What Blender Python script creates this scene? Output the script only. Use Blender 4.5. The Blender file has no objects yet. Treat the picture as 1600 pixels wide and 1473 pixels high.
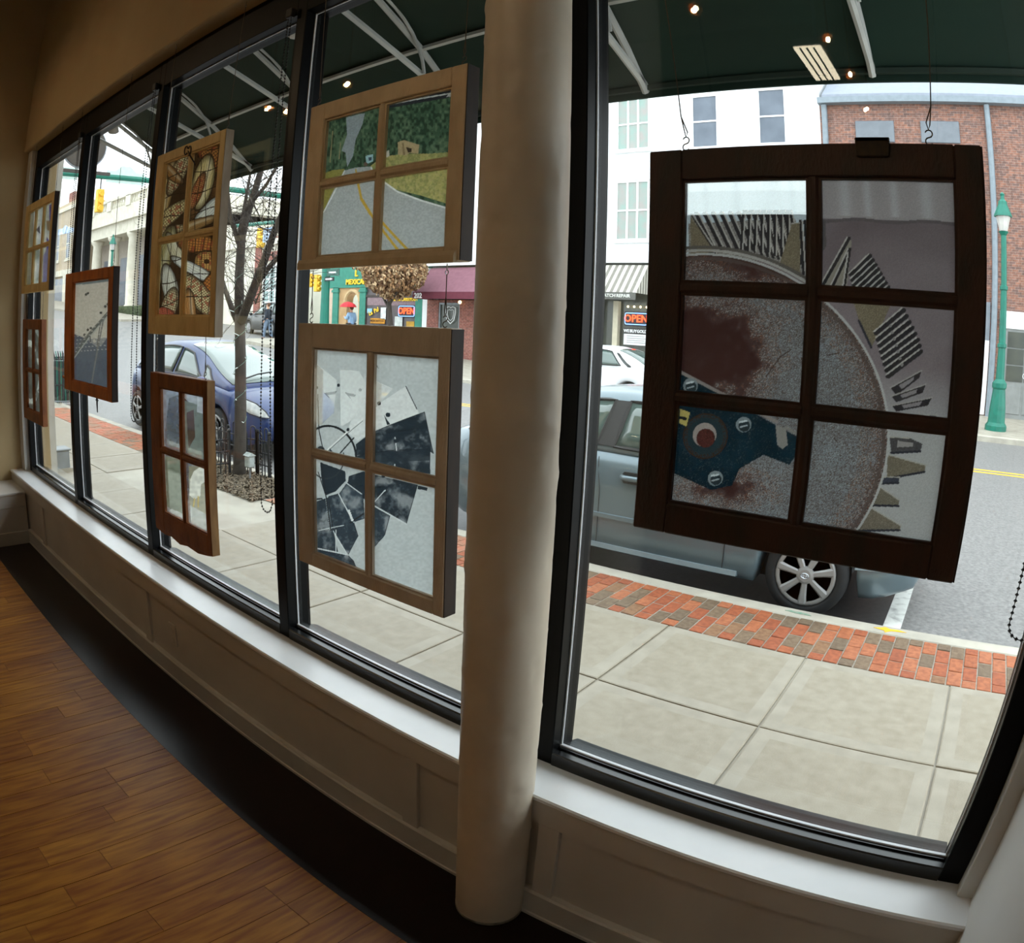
import bpy, bmesh, math, random
import numpy as np
from mathutils import Vector, Matrix
random.seed(7); np.random.seed(7)
SC = bpy.context.scene
COL = SC.collection
PI = math.pi

# ------------------------------------------------------------------ camera
# A fisheye lens (theta = k1 r + k3 r^3), standing inside the shop, turned left along the window wall.
cd = bpy.data.cameras.new('camera'); cam = bpy.data.objects.new('camera', cd); COL.objects.link(cam); SC.camera = cam
cd.type = 'PANO'; cd.sensor_width = 36; cd.sensor_fit = 'HORIZONTAL'
cd.panorama_type = 'FISHEYE_LENS_POLYNOMIAL'; cd.fisheye_fov = PI
cd.fisheye_polynomial_k0 = 0; cd.fisheye_polynomial_k1 = -.706270841/18; cd.fisheye_polynomial_k2 = 0
cd.fisheye_polynomial_k3 = -.0132626808/18**3; cd.fisheye_polynomial_k4 = 0
cd.shift_x = 44.505/1600; cd.shift_y = -119.077/1473
cd.clip_start = .02; cd.clip_end = 500
cam.matrix_world = (Matrix.Translation((0, 0, 1.77)) @ Matrix.Rotation(.67442089, 4, 'Z') @ Matrix.Rotation(-.102197416, 4, 'X')
                    @ Matrix.Rotation(-.0370187515, 4, 'Y') @ Matrix.Rotation(PI/2, 4, 'X'))

# ------------------------------------------------------------------ sky, exposure
wd = bpy.data.worlds.new('overcast_sky'); SC.world = wd; wd.use_nodes = True
_bg = wd.node_tree.nodes['Background']; _bg.inputs[0].default_value = (.93, .97, 1.0, 1); _bg.inputs[1].default_value = 1.0
SC.view_settings.view_transform = 'Standard'; SC.view_settings.look = 'None'; SC.view_settings.gamma = 1
SC.view_settings.use_curve_mapping = False
SC.view_settings.exposure = 2.0
for _k, _v in (('max_bounces', 7), ('diffuse_bounces', 3), ('glossy_bounces', 3), ('transmission_bounces', 3), ('transparent_max_bounces', 10), ('adaptive_threshold', .02), ('use_light_tree', False)):
    try: setattr(SC.cycles, _k, _v)
    except Exception: pass

# ------------------------------------------------------------------ materials
def lin(c):
    out = []
    for v in c[:3]:
        v = v/255.
        out.append(v/12.92 if v <= .04045 else ((v+.055)/1.055)**2.4)
    return (*out, 1)
MATS = {}
def M(name, rgb=None, rough=.6, metal=0., rgb2=None, nscale=6., bump=0., bscale=40., emit=0., stretch=None, coat=0., rnd=None, spec=.5, detail=4., nlo=.35, nhi=.65):
    """procedural principled material: base colour broken up by noise between rgb and rgb2, optional bump, optional per-object random ramp"""
    if name in MATS: return MATS[name]
    m = bpy.data.materials.new(name); m.use_nodes = True; nt = m.node_tree; N = nt.nodes; L = nt.links
    b = N['Principled BSDF']; b.inputs['Roughness'].default_value = rough; b.inputs['Metallic'].default_value = metal
    b.inputs['Specular IOR Level'].default_value = spec; b.inputs['Coat Weight'].default_value = coat
    tc = N.new('ShaderNodeTexCoord'); mp = N.new('ShaderNodeMapping'); L.new(tc.outputs['Object'], mp.inputs[0])
    if stretch: mp.inputs['Scale'].default_value = stretch
    col = None
    if rnd:
        oi = N.new('ShaderNodeObjectInfo'); cr = N.new('ShaderNodeValToRGB'); cr.color_ramp.interpolation = 'CONSTANT' if len(rnd) > 3 else 'LINEAR'
        while len(cr.color_ramp.elements) < len(rnd): cr.color_ramp.elements.new(.5)
        for i, c in enumerate(rnd):
            cr.color_ramp.elements[i].position = i/len(rnd) if len(rnd) > 3 else i/(len(rnd)-1); cr.color_ramp.elements[i].color = lin(c)
        L.new(oi.outputs['Random'], cr.inputs[0]); col = cr.outputs[0]
        ad = N.new('ShaderNodeVectorMath'); ad.operation = 'ADD'; sc = N.new('ShaderNodeMath'); sc.operation = 'MULTIPLY'; sc.inputs[1].default_value = 37
        L.new(oi.outputs['Random'], sc.inputs[0]); L.new(tc.outputs['Object'], ad.inputs[0]); L.new(sc.outputs[0], ad.inputs[1]); L.new(ad.outputs[0], mp.inputs[0])
    if rgb2:
        nz = N.new('ShaderNodeTexNoise'); nz.inputs['Scale'].default_value = nscale; nz.inputs['Detail'].default_value = detail; L.new(mp.outputs[0], nz.inputs['Vector'])
        mr = N.new('ShaderNodeMapRange'); mr.inputs[1].default_value = nlo; mr.inputs[2].default_value = nhi; L.new(nz.outputs[0], mr.inputs[0])
        mx = N.new('ShaderNodeMix'); mx.data_type = 'RGBA'; L.new(mr.outputs[0], mx.inputs[0])
        if col: L.new(col, mx.inputs[6]); mx.blend_type = 'MULTIPLY'; mx.inputs[7].default_value = lin(rgb2)
        else: mx.inputs[6].default_value = lin(rgb); mx.inputs[7].default_value = lin(rgb2)
        col = mx.outputs[2]
    if col: L.new(col, b.inputs['Base Color'])
    else: b.inputs['Base Color'].default_value = lin(rgb)
    if bump:
        bn = N.new('ShaderNodeTexNoise'); bn.inputs['Scale'].default_value = bscale; bn.inputs['Detail'].default_value = 5; L.new(mp.outputs[0], bn.inputs['Vector'])
        bp = N.new('ShaderNodeBump'); bp.inputs['Strength'].default_value = bump; bp.inputs['Distance'].default_value = .01
        L.new(bn.outputs[0], bp.inputs['Height']); L.new(bp.outputs[0], b.inputs['Normal'])
    if emit:
        b.inputs['Emission Color'].default_value = lin(rgb); b.inputs['Emission Strength'].default_value = emit
    MATS[name] = m; return m
def glass_mat(name, tint=(255, 255, 255), refl=1.0, dirt=.0):
    """clear pane: see-through with a fresnel mirror reflection"""
    if name in MATS: return MATS[name]
    m = bpy.data.materials.new(name); m.use_nodes = True; nt = m.node_tree; N = nt.nodes; L = nt.links; N.clear()
    o = N.new('ShaderNodeOutputMaterial'); mx = N.new('ShaderNodeMixShader'); t = N.new('ShaderNodeBsdfTransparent'); g = N.new('ShaderNodeBsdfGlossy')
    t.inputs[0].default_value = lin(tint); g.inputs['Roughness'].default_value = .0
    ge = N.new('ShaderNodeNewGeometry'); dt = N.new('ShaderNodeVectorMath'); dt.operation = 'DOT_PRODUCT'; L.new(ge.outputs['Normal'], dt.inputs[0]); L.new(ge.outputs['Incoming'], dt.inputs[1])
    ab = N.new('ShaderNodeMath'); ab.operation = 'ABSOLUTE'; L.new(dt.outputs['Value'], ab.inputs[0])
    om = N.new('ShaderNodeMath'); om.operation = 'SUBTRACT'; om.inputs[0].default_value = 1; L.new(ab.outputs[0], om.inputs[1])
    pw = N.new('ShaderNodeMath'); pw.operation = 'POWER'; pw.inputs[1].default_value = 5; L.new(om.outputs[0], pw.inputs[0])
    sa = N.new('ShaderNodeMath'); sa.operation = 'MULTIPLY_ADD'; sa.inputs[1].default_value = .96; sa.inputs[2].default_value = .04; L.new(pw.outputs[0], sa.inputs[0])
    mu = N.new('ShaderNodeMath'); mu.operation = 'MULTIPLY'; mu.inputs[1].default_value = refl; L.new(sa.outputs[0], mu.inputs[0])
    L.new(mu.outputs[0], mx.inputs[0]); L.new(t.outputs[0], mx.inputs[1]); L.new(g.outputs[0], mx.inputs[2])
    L.new(mx.outputs[0], o.inputs[0]); MATS[name] = m; return m
def film_mat():
    """translucent photographic print on film: colour and opacity come from the print itself"""
    if 'print_film' in MATS: return MATS['print_film']
    m = bpy.data.materials.new('print_film'); m.use_nodes = True; nt = m.node_tree; N = nt.nodes; L = nt.links; N.clear()
    o = N.new('ShaderNodeOutputMaterial'); a = N.new('ShaderNodeAttribute'); a.attribute_name = 'Print'
    tl = N.new('ShaderNodeBsdfTranslucent'); df = N.new('ShaderNodeBsdfDiffuse'); tr = N.new('ShaderNodeBsdfTransparent')
    ad = N.new('ShaderNodeMixShader'); ad.inputs[0].default_value = .2
    L.new(a.outputs['Color'], tl.inputs[0]); L.new(a.outputs['Color'], df.inputs[0])
    L.new(tl.outputs[0], ad.inputs[1]); L.new(df.outputs[0], ad.inputs[2])
    mx = N.new('ShaderNodeMixShader'); L.new(a.outputs['Alpha'], mx.inputs[0]); L.new(tr.outputs[0], mx.inputs[1]); L.new(ad.outputs[0], mx.inputs[2])
    L.new(mx.outputs[0], o.inputs[0]); MATS['print_film'] = m; return m
def emis(name, rgb, s):
    if name in MATS: return MATS[name]
    m = bpy.data.materials.new(name); m.use_nodes = True; nt = m.node_tree; N = nt.nodes; N.clear()
    o = N.new('ShaderNodeOutputMaterial'); e = N.new('ShaderNodeEmission'); e.inputs[0].default_value = lin(rgb); e.inputs[1].default_value = s
    nt.links.new(e.outputs[0], o.inputs[0]); MATS[name] = m
    try: m.cycles.emission_sampling = 'NONE'
    except Exception: pass
    return m
def brick_mat(name, c1, c2, mortar, scale, bw=.5, rh=.25, rot=None):
    m = bpy.data.materials.new(name); m.use_nodes = True; nt = m.node_tree; N = nt.nodes; L = nt.links
    b = N['Principled BSDF']; b.inputs['Roughness'].default_value = .85
    tc = N.new('ShaderNodeTexCoord'); mp = N.new('ShaderNodeMapping'); L.new(tc.outputs['Object'], mp.inputs[0]); mp.inputs['Rotation'].default_value = rot or (PI/2, 0, 0)
    br = N.new('ShaderNodeTexBrick'); br.inputs['Color1'].default_value = lin(c1); br.inputs['Color2'].default_value = lin(c2); br.inputs['Mortar'].default_value = lin(mortar)
    br.inputs['Scale'].default_value = scale; br.inputs['Mortar Size'].default_value = .018; br.inputs['Brick Width'].default_value = bw; br.inputs['Row Height'].default_value = rh
    br.inputs['Bias'].default_value = -.1
    L.new(mp.outputs[0], br.inputs['Vector'])
    nz = N.new('ShaderNodeTexNoise'); nz.inputs['Scale'].default_value = 9; L.new(tc.outputs['Object'], nz.inputs['Vector'])
    mr = N.new('ShaderNodeMapRange'); mr.inputs[1].default_value = .3; mr.inputs[2].default_value = .7; mr.inputs[3].default_value = .65; mr.inputs[4].default_value = 1.25; L.new(nz.outputs[0], mr.inputs[0])
    mx = N.new('ShaderNodeMix'); mx.data_type = 'RGBA'; mx.blend_type = 'MULTIPLY'; mx.inputs[0].default_value = 1; L.new(br.outputs[0], mx.inputs[6]); L.new(mr.outputs[0], mx.inputs[7])
    L.new(mx.outputs[2], b.inputs['Base Color']); MATS[name] = m; return m

# ------------------------------------------------------------------ mesh builder
ORG = {}
def org(p):
    while p is not None:
        if p.name in ORG: return ORG[p.name]
        p = p.parent
    return Vector((0, 0, 0))
class MB:
    def __init__(s): s.v = []; s.f = []
    def add(s, v, f):
        n = len(s.v); s.v += [tuple(p) for p in v]; s.f += [[i+n for i in q] for q in f]; return s
    def box(s, x0, x1, y0, y1, z0, z1):
        return s.add([(x0, y0, z0), (x1, y0, z0), (x1, y1, z0), (x0, y1, z0), (x0, y0, z1), (x1, y0, z1), (x1, y1, z1), (x0, y1, z1)],
                     [(0, 3, 2, 1), (4, 5, 6, 7), (0, 1, 5, 4), (1, 2, 6, 5), (2, 3, 7, 6), (3, 0, 4, 7)])
    def prism(s, pts, axis, a, b):
        """2-d outline (counter-clockwise as listed) extruded along axis: x:(y,z)  y:(x,z)  z:(x,y)"""
        n = len(pts)
        mk = {'x': lambda p, t: (t, p[0], p[1]), 'y': lambda p, t: (p[0], t, p[1]), 'z': lambda p, t: (p[0], p[1], t)}[axis]
        v = [mk(p, a) for p in pts]+[mk(p, b) for p in pts]
        return s.add(v, [tuple(range(n))[::-1], tuple(range(n, 2*n))]+[(i, (i+1) % n, n+(i+1) % n, n+i) for i in range(n)])
    def tube(s, pts, r, n=6, caps=True, closed=False):
        pts = [Vector(p) for p in pts]; m = len(pts); rs = r if isinstance(r, (list, tuple)) else [r]*m
        t0 = (pts[1]-pts[0]).normalized(); up = Vector((0, 0, 1)) if abs(t0.z) < .9 else Vector((1, 0, 0))
        v = []; u = None
        for i, p in enumerate(pts):
            a = pts[(i-1) % m] if (i or closed) else p; b = pts[(i+1) % m] if (i < m-1 or closed) else p
            t = (b-a)
            t = t.normalized() if t.length > 1e-9 else t0
            u = (up if u is None else u); u = (u-t*u.dot(t)); u = u.normalized() if u.length > 1e-6 else t.orthogonal().normalized()
            w = t.cross(u)
            for k in range(n):
                an = 2*PI*k/n; v.append(p+(u*math.cos(an)+w*math.sin(an))*rs[i])
        f = []
        for i in range(m if closed else m-1):
            j = (i+1) % m
            for k in range(n): f.append((i*n+k, i*n+(k+1) % n, j*n+(k+1) % n, j*n+k))
        if caps and not closed: f += [tuple(range(n))[::-1], tuple(range((m-1)*n, m*n))]
        return s.add(v, f)
    def lathe(s, prof, n=16, c=(0, 0, 0), axis='z', a0=0, a1=2*PI):
        full = abs(a1-a0-2*PI) < 1e-6; m = n if full else n+1; v = []
        for r, h in prof:
            for k in range(m):
                a = a0+(a1-a0)*k/n; x, y = r*math.cos(a), r*math.sin(a)
                p = {'z': (x, y, h), 'y': (x, h, y), 'x': (h, x, y)}[axis]; v.append((p[0]+c[0], p[1]+c[1], p[2]+c[2]))
        f = []
        for i in range(len(prof)-1):
            for k in range(n): f.append((i*m+k, i*m+(k+1) % m, (i+1)*m+(k+1) % m, (i+1)*m+k))
        if full:
            if prof[0][0] > 1e-6: f.append(tuple(range(n))[::-1])
            if prof[-1][0] > 1e-6: f.append(tuple(range((len(prof)-1)*m, len(prof)*m)))
        return s.add(v, f)
    def ball(s, c, r, n=10, sz=(1, 1, 1)):
        k = max(4, n//2); pr = [(max(1e-5, math.sin(PI*i/k)), -math.cos(PI*i/k)) for i in range(k+1)]
        q = MB().lathe(pr, n); return s.add([(c[0]+p[0]*r*sz[0], c[1]+p[1]*r*sz[1], c[2]+p[2]*r*sz[2]) for p in q.v], q.f)
    def loft(s, secs, closed=True, caps=True):
        n = len(secs[0]); v = [p for q in secs for p in q]; f = []
        for i in range(len(secs)-1):
            for k in range(n if closed else n-1): f.append((i*n+k, i*n+(k+1) % n, (i+1)*n+(k+1) % n, (i+1)*n+k))
        if caps: f += [tuple(range(n))[::-1], tuple(range((len(secs)-1)*n, len(secs)*n))]
        return s.add(v, f)
    def build(s, name, mat, parent=None, smooth=False, bevel=0, kind=None, label=None, fixn=True, seg=1):
        o3 = org(parent); me = bpy.data.meshes.new(name)
        me.from_pydata([(p[0]-o3.x, p[1]-o3.y, p[2]-o3.z) for p in s.v], [], s.f)
        if fixn:
            bm = bmesh.new(); bm.from_mesh(me); bmesh.ops.recalc_face_normals(bm, faces=bm.faces); bm.to_mesh(me); bm.free()
        if mat: me.materials.append(mat)
        if smooth: me.polygons.foreach_set('use_smooth', [True]*len(me.polygons))
        o = bpy.data.objects.new(name, me); COL.objects.link(o)
        if parent: o.parent = parent
        if bevel:
            b = o.modifiers.new('bevel', 'BEVEL'); b.width = bevel; b.segments = seg; b.limit_method = 'ANGLE'; b.angle_limit = .7
        if kind: o['kind'] = kind
        if label: o['label'] = label
        return o
def B(*a): return MB().box(*a)
def thing(name, label, cat, loc=(0, 0, 0), group=None, rotz=0, kind=None, local=False):
    o = bpy.data.objects.new(name, None); COL.objects.link(o); o.location = loc; o.rotation_euler = (0, 0, rotz); o.empty_display_size = .1
    ORG[o.name] = Vector((0, 0, 0)) if local else Vector(loc)
    if kind: o['kind'] = kind
    if label: o['label'] = label
    if cat: o['category'] = cat
    if group: o['group'] = group
    return o
def tag(o, label, cat, group=None):
    o['label'] = label; o['category'] = cat
    if group: o['group'] = group
    return o
def struct(o, label=None):
    o['kind'] = 'structure'
    if label: o['label'] = label
    return o
def text(name, s, size, loc, mat, parent, depth=.01, rot=(PI/2, 0, 0), align='CENTER', sx=1.0, bold=0.):
    cu = bpy.data.curves.new(name, 'FONT'); cu.body = s; cu.size = size; cu.extrude = depth; cu.align_x = align; cu.align_y = 'CENTER'; cu.offset = bold; cu.resolution_u = 2
    t = bpy.data.objects.new(name, cu); COL.objects.link(t)
    me = bpy.data.meshes.new_from_object(t.evaluated_get(bpy.context.evaluated_depsgraph_get())); bpy.data.objects.remove(t)
    R = Matrix.Rotation(rot[2], 4, 'Z') @ Matrix.Rotation(rot[1], 4, 'Y') @ Matrix.Rotation(rot[0], 4, 'X') @ Matrix.Diagonal((sx, 1, 1, 1))
    me.transform(Matrix.Translation(Vector(loc)-org(parent)) @ R); me.materials.clear(); me.materials.append(mat)
    o = bpy.data.objects.new(name, me); COL.objects.link(o); o.parent = parent; return o

# ------------------------------------------------------------------ palette
white_paint = M('white_paint', (206, 202, 196), .45, rgb2=(196, 192, 186), nscale=3)
sill_paint = M('sill_paint', (242, 243, 245), .3, rgb2=(236, 238, 240), nscale=5)
wall_paint = M('wall_paint', (184, 160, 120), .8, rgb2=(176, 152, 112), nscale=2, bump=.05)
plaster = M('column_paint', (214, 200, 180), .45, rgb2=(204, 190, 170), nscale=7, bump=.25, bscale=11)
black_alu = M('black_aluminium', (4, 5, 6), .4, rgb2=(7, 8, 10), nscale=4, spec=.14)
sill_alu = M('worn_black_aluminium', (12, 13, 15), .26, rgb2=(16, 18, 20), nscale=4, spec=.55)
gasket = M('grey_gasket', (226, 228, 232), .3, rgb2=(210, 214, 220), nscale=9)
shop_glass = glass_mat('shop_glass', (246, 250, 250), .9)
pane_glass = glass_mat('sash_glass', (250, 252, 250), .8)
dark_wood = M('dark_stained_wood', (26, 12, 8), .3, spec=.3, rgb2=(18, 8, 5), nscale=12, stretch=(12, 1, 1))
wire = M('wire', (96, 82, 64), .5, metal=.3, rgb2=(76, 64, 50))
bead = M('black_bead', (22, 22, 24), .4, rgb2=(34, 34, 36))
concrete = M('sidewalk_concrete', (166, 160, 146), .62, rgb2=(146, 139, 126), nscale=3.5, bump=.15, bscale=90)
concrete_slab = M('slab_concrete', rough=.55, rnd=[(138, 129, 113), (149, 140, 123), (144, 135, 118)], rgb2=(230, 226, 220), nscale=14, detail=10., bump=.2, bscale=110, nlo=.3, nhi=.75)
asphalt = M('wet_asphalt', (134, 132, 130), .5, rgb2=(98, 97, 96), nscale=30, detail=8, bump=.4, bscale=120, nlo=.3, nhi=.7)
brick_pave = M('brick_paver', rough=.7, rnd=[(158, 86, 48), (150, 78, 44), (118, 98, 76), (164, 94, 56), (110, 92, 72), (156, 82, 46), (134, 98, 68), (166, 98, 62)], rgb2=(216, 206, 198), nscale=30, bump=.2, bscale=120)
white_line = M('road_paint_white', (225, 225, 220), .7, rgb2=(160, 160, 160), nscale=9, nlo=.5, nhi=.75)
yellow_line = M('road_paint_yellow', (232, 180, 40), .7, rgb2=(214, 164, 40))
green_paint = M('green_enamel', (10, 110, 92), .45, rgb2=(8, 98, 82))
canvas = M('green_canvas', (9, 46, 36), .85, rgb2=(7, 40, 31), nscale=2)
tube_white = M('awning_tube', (205, 208, 206), .5, rgb2=(185, 188, 188), nscale=8)
black_iron = M('black_iron', (24, 26, 30), .5, rgb2=(34, 36, 40))
bark = M('bark', (74, 66, 60), .95, rgb2=(56, 50, 46), nscale=18, stretch=(1, 1, .25), bump=.8, bscale=30)
steel = M('galvanised_steel', (140, 146, 150), .45, metal=.3, rgb2=(120, 126, 130))
car_glass = M('car_glass', (74, 90, 86), .04, rgb2=(90, 106, 100), nscale=1.2, coat=.35, spec=.8)
tyre = M('tyre_rubber', (26, 27, 29), .8, rgb2=(34, 35, 37))
hubcap = M('hubcap_grey', (150, 150, 150), .4, metal=.2, rgb2=(140, 140, 140))
trim_black = M('trim_black', (18, 18, 20), .5, rgb2=(26, 26, 28))
chrome = M('bright_metal', (200, 206, 210), .2, metal=.8, rgb2=(186, 190, 196))
lamp_clear = M('headlamp_lens', (222, 226, 228), .08, rgb2=(190, 196, 200), nscale=14, coat=.5)
stone = M('pale_limestone', (206, 200, 184), .8, rgb2=(188, 182, 166), nscale=2)

# ================================================================== ROOM
XL, XR = -6.09, .352
ZC = 4.75
floor = struct(B(XL, 2.6, -6, 1.40, -.1, -.014).build('floor', M('subfloor', (60, 44, 30), .8, rgb2=(50, 36, 24))))
plank_mat = M('oak_plank', rough=.42, rnd=[(176, 116, 30), (158, 100, 25), (186, 128, 38)], rgb2=(196, 170, 140), nscale=5, stretch=(9, .9, 1), detail=7, bump=.05, bscale=60)
x = -5.606; k = 0
PW = .1164
while x < .30:
    # boards run towards the window; joints staggered
    yj = 1.045; first = random.choice([.16, .3, .42, .55, .75, .95])
    ys = [yj]; y = yj-first
    while y > -2.2: ys.append(y); y -= 1.02
    for a, b in zip(ys[:-1], ys[1:]):
        if x > -1.2 and a < .4: continue
        if a < -1.5 and x < -3: continue
        B(x+.0012, x+PW-.0012, b+.0012, a-.0012, -.0035, random.uniform(-.0006, .0004)).build('plank', plank_mat, floor)
    x += PW; k += 1
B(-5.62, 2.6, -6, 1.045, -.0135, -.004).build('plank_field', plank_mat, floor)
B(-5.62, XR, 1.045, 1.392, -.013, .0005).build('dark_border_board', dark_wood, floor)

wf = MB()
wf.box(XL, XR, 1.412, 1.72, -.12, .486)            # below the windows
wf.box(XL-.2, XR+.2, 1.455, 1.75, 3.132, 4.95)      # above the windows
wf.box(XR, XR+.6, 1.497, 1.75, -.12, 3.132)
wf.box(-6.6, XL, 1.50, 1.78, -.12, 3.132)
struct(wf.build('wall_front', wall_paint))
wp = MB(); wp.box(XL, XR, 1.392, 1.413, .405, .486)
for xs in (-5.2, -3.3, -1.4, -.86): wp.box(xs, xs+.07, 1.394, 1.413, .09, .405)
wp.box(XL, XR, 1.4095, 1.413, .0, .486)
struct(wp.build('trim_1', white_paint, bevel=.002))
struct(MB().prism([(1.42, .486), (1.392, .486), (1.386, .491), (1.386, .501), (1.391, .506), (1.56, .506), (1.56, .486)], 'x', XL, XR).build('trim_2', sill_paint))
struct(MB().prism([(1.413, 0), (1.384, 0), (1.384, .012), (1.389, .014), (1.389, .092), (1.386, .096), (1.386, .106), (1.392, .112), (1.413, .116)], 'x', -5.62, XR).build('baseboard_front', white_paint))
struct(B(XL-.16, XL, -6, 1.50, -.1, ZC).build('wall_left', wall_paint))
struct(B(XR, XR+.16, -1.2, 1.497, -.1, ZC).build('wall_right', M('right_wall_paint', (214, 212, 208), .7, rgb2=(206, 204, 200), nscale=2)))
struct(B(XL-.16, 2.8, -6.16, -6, -.1, ZC).build('wall_back', wall_paint))
struct(B(2.6, 2.76, -6, -1.2, -.1, ZC).build('wall_far_right', wall_paint))
struct(B(XR, 2.76, -1.2, -1.04, -.1, ZC).build('wall_return', wall_paint))
struct(B(XL-.16, 2.8, -6.16, 1.75, ZC, ZC+.1).build('ceiling', M('ceiling_paint', (200, 190, 170), .9, rgb2=(192, 182, 162))))
# white casing at both ends of the window run
struct(B(.308, XR+.02, 1.497, 1.56, .506, 3.132).build('trim_3', white_paint, bevel=.003))
struct(B(XL-.02, -5.976, 1.497, 1.56, .506, 3.132).build('trim_4', white_paint, bevel=.003))
# low ledge along the left wall
lg = MB(); lg.box(XL, -5.63, -4, 1.393, 0, .40); lg.box(XL, -5.61, -4, 1.393, .40, .42); lg.box(XL, -5.622, -4, 1.392, .30, .402); lg.box(XL, -5.62, -4, 1.392, 0, .105)
struct(lg.build('trim_5', white_paint, bevel=.003))
# thin rounded corner moulding under the wall edge above the windows
struct(MB().prism([(1.452, 3.16), (1.452, 3.136), (1.458, 3.129), (1.47, 3.127), (1.545, 3.127), (1.545, 3.14), (1.46, 3.16)], 'x', XL, XR).build('trim_6', wall_paint, smooth=False))

# ------------------------------------------------------------------ shop windows
MX = [-5.913, -4.668, -3.423, -2.177, -.932]
for i, xa in enumerate(MX):
    xb = (MX[i+1]-.063) if i < 4 else .245
    w = thing('window_%d' % (i+1), None, None, ((xa+xb)/2, 1.6, .506), kind='structure')
    fs = MB().prism([(1.545, .506), (1.545, .546), (1.549, .55), (1.578, .55), (1.578, .556), (1.6, .556), (1.66, .54), (1.69, .53), (1.69, .506)], 'x', xa, xb).build('frame_sill', sill_alu, w)
    B(xa, xb, 1.545, 1.66, 2.971, 3.132).build('frame_head', black_alu, w, bevel=.002)
    if i == 0: B(xa-.063, xa, 1.545, 1.66, .506, 3.132).build('jamb', black_alu, w, bevel=.003)
    B(xb, xb+.063, 1.545, 1.66, .506, 3.132).build('mullion' if i < 4 else 'jamb', black_alu, w, bevel=.003)
    gk = MB().box(xa, xb, 1.587, 1.597, .5555, .561).box(xa, xa+.004, 1.591, 1.597, .561, 2.971).box(xb-.004, xb, 1.591, 1.597, .561, 2.971).box(xa, xb, 1.592, 1.597, 2.966, 2.971)
    gk.build('gasket', gasket, w)
    B(xa+.002, xb-.002, 1.597, 1.603, .557, 2.97).build('glass_pane', shop_glass, w)

# ------------------------------------------------------------------ round column
prof = [(.1057, 0), (.1057, .012)]
c = thing('support_column', 'round white painted plaster column between the two rightmost shop windows', 'column', (-.9816, 1.35, 0))
def column_mesh():
    m = MB(); nz, na = 420, 72; v = []; rs = np.random.RandomState(3)
    dents = [(rs.uniform(.3, 3.3), rs.uniform(0, 2*PI), rs.uniform(.005, .014), rs.uniform(.002, .005)*rs.choice([-1, -1, 1])) for _ in range(300)]
    g = np.zeros((nz+1, na))
    zz = np.linspace(0, ZC, nz+1); aa = np.arange(na)*2*PI/na
    for (z0, a0, s, d) in dents:
        da = (aa-a0+PI) % (2*PI)-PI
        g += d*np.exp(-((zz[:, None]-z0)**2+(da[None, :]*.1057)**2)/(2*s*s))
    for i in range(nz+1):
        for j in range(na):
            r = .1057+g[i, j]*.8; v.append((-.9816+r*math.cos(aa[j]), 1.35+r*math.sin(aa[j]), zz[i]))
    f = [(i*na+j, i*na+(j+1) % na, (i+1)*na+(j+1) % na, (i+1)*na+j) for i in range(nz) for j in range(na)]
    return m.add(v, f)
column_mesh().build('shaft', plaster, c, smooth=True)
MB().lathe([(.1062, 0), (.1068, .004), (.1068, .01), (.106, .013)], 40, (-.9816, 1.35, 0)).build('foot_ring', M('scuffed_paint', (170, 164, 150), .6, rgb2=(90, 84, 76), nscale=20), c, smooth=True)

# wall outlet on the panelling, painted over
o = thing('electrical_outlet', 'painted over electrical outlet plate on the panelling below the sill', 'outlet', (-2.98, 1.4095, .2))
B(-3.015, -2.945, 1.402, 1.4095, .2, .315).build('plate', white_paint, o, bevel=.002)
for z in (.228, .282): MB().lathe([(.001, 1.3995), (.015, 1.3995), (.016, 1.402)], 14, (-2.98, 0, z), 'y').build('socket', white_paint, o)

# ------------------------------------------------------------------ ceiling lamps (they show as reflections in the glass)
lamp_gold = M('brass_lamp', (190, 130, 50), .3, metal=.9, rgb2=(170, 110, 40))
def track_lamp(x, y, tx, ty, tz, power, label, z=3.72):
    t = thing('track_lamp', label, 'spotlight', (x, y, z-.0), 'ceiling track lamps'); p = Vector((x, y, z)); d = (Vector((tx, ty, tz))-p).normalized()
    MB().tube([(x, y, ZC-.02), (x, y, z+.08), p-d*.04], .008, 6).build('stem', lamp_gold, t)
    MB().lathe([(.001, ZC-.025), (.05, ZC-.025), (.05, ZC-.001)], 14, (x, y, 0)).build('canopy', lamp_gold, t)
    MB().tube([p-d*.07, p-d*.05, p, p+d*.03], [.012, .026, .036, .042], 12, caps=False).build('shade', lamp_gold, t, smooth=True)
    MB().ball(p+d*.016, .015, 10).build('bulb', emis('warm_bulb', (255, 220, 170), 50), t, smooth=True)
    ld = bpy.data.lights.new('beam', 'SPOT'); ld.energy = power; ld.color = (1, .75, .46); ld.spot_size = 1.9; ld.spot_blend = .8; ld.shadow_soft_size = .014
    l = bpy.data.objects.new('beam', ld); COL.objects.link(l); l.parent = t; l.location = d*.06; l.rotation_euler = d.to_track_quat('-Z', 'Y').to_euler()
LP = 2.8
track_lamp(-4.48, -.48, -3.3, 1.46, 1.9, LP, 'brass ceiling spotlight mirrored above the road picture frame')
track_lamp(-5.53, -.42, -5.3, 1.46, 2.0, LP, 'brass ceiling spotlight nearest the left wall over the window run')
track_lamp(-5.53, -.62, -3.9, 1.46, 1.9, LP, 'brass ceiling spotlight beside the one nearest the left wall')
track_lamp(-1.51, -.57, -1.65, 1.46, 1.7, LP*1.15, 'brass ceiling spotlight facing the column')
track_lamp(-.85, -1.24, -.5, 1.46, 2.2, LP*.25, 'brass ceiling spotlight between the column lamp and the strip light')
track_lamp(-.83, -1.9, -.2, 1.46, 1.6, LP*.25, 'brass ceiling spotlight beside the strip light')
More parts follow.
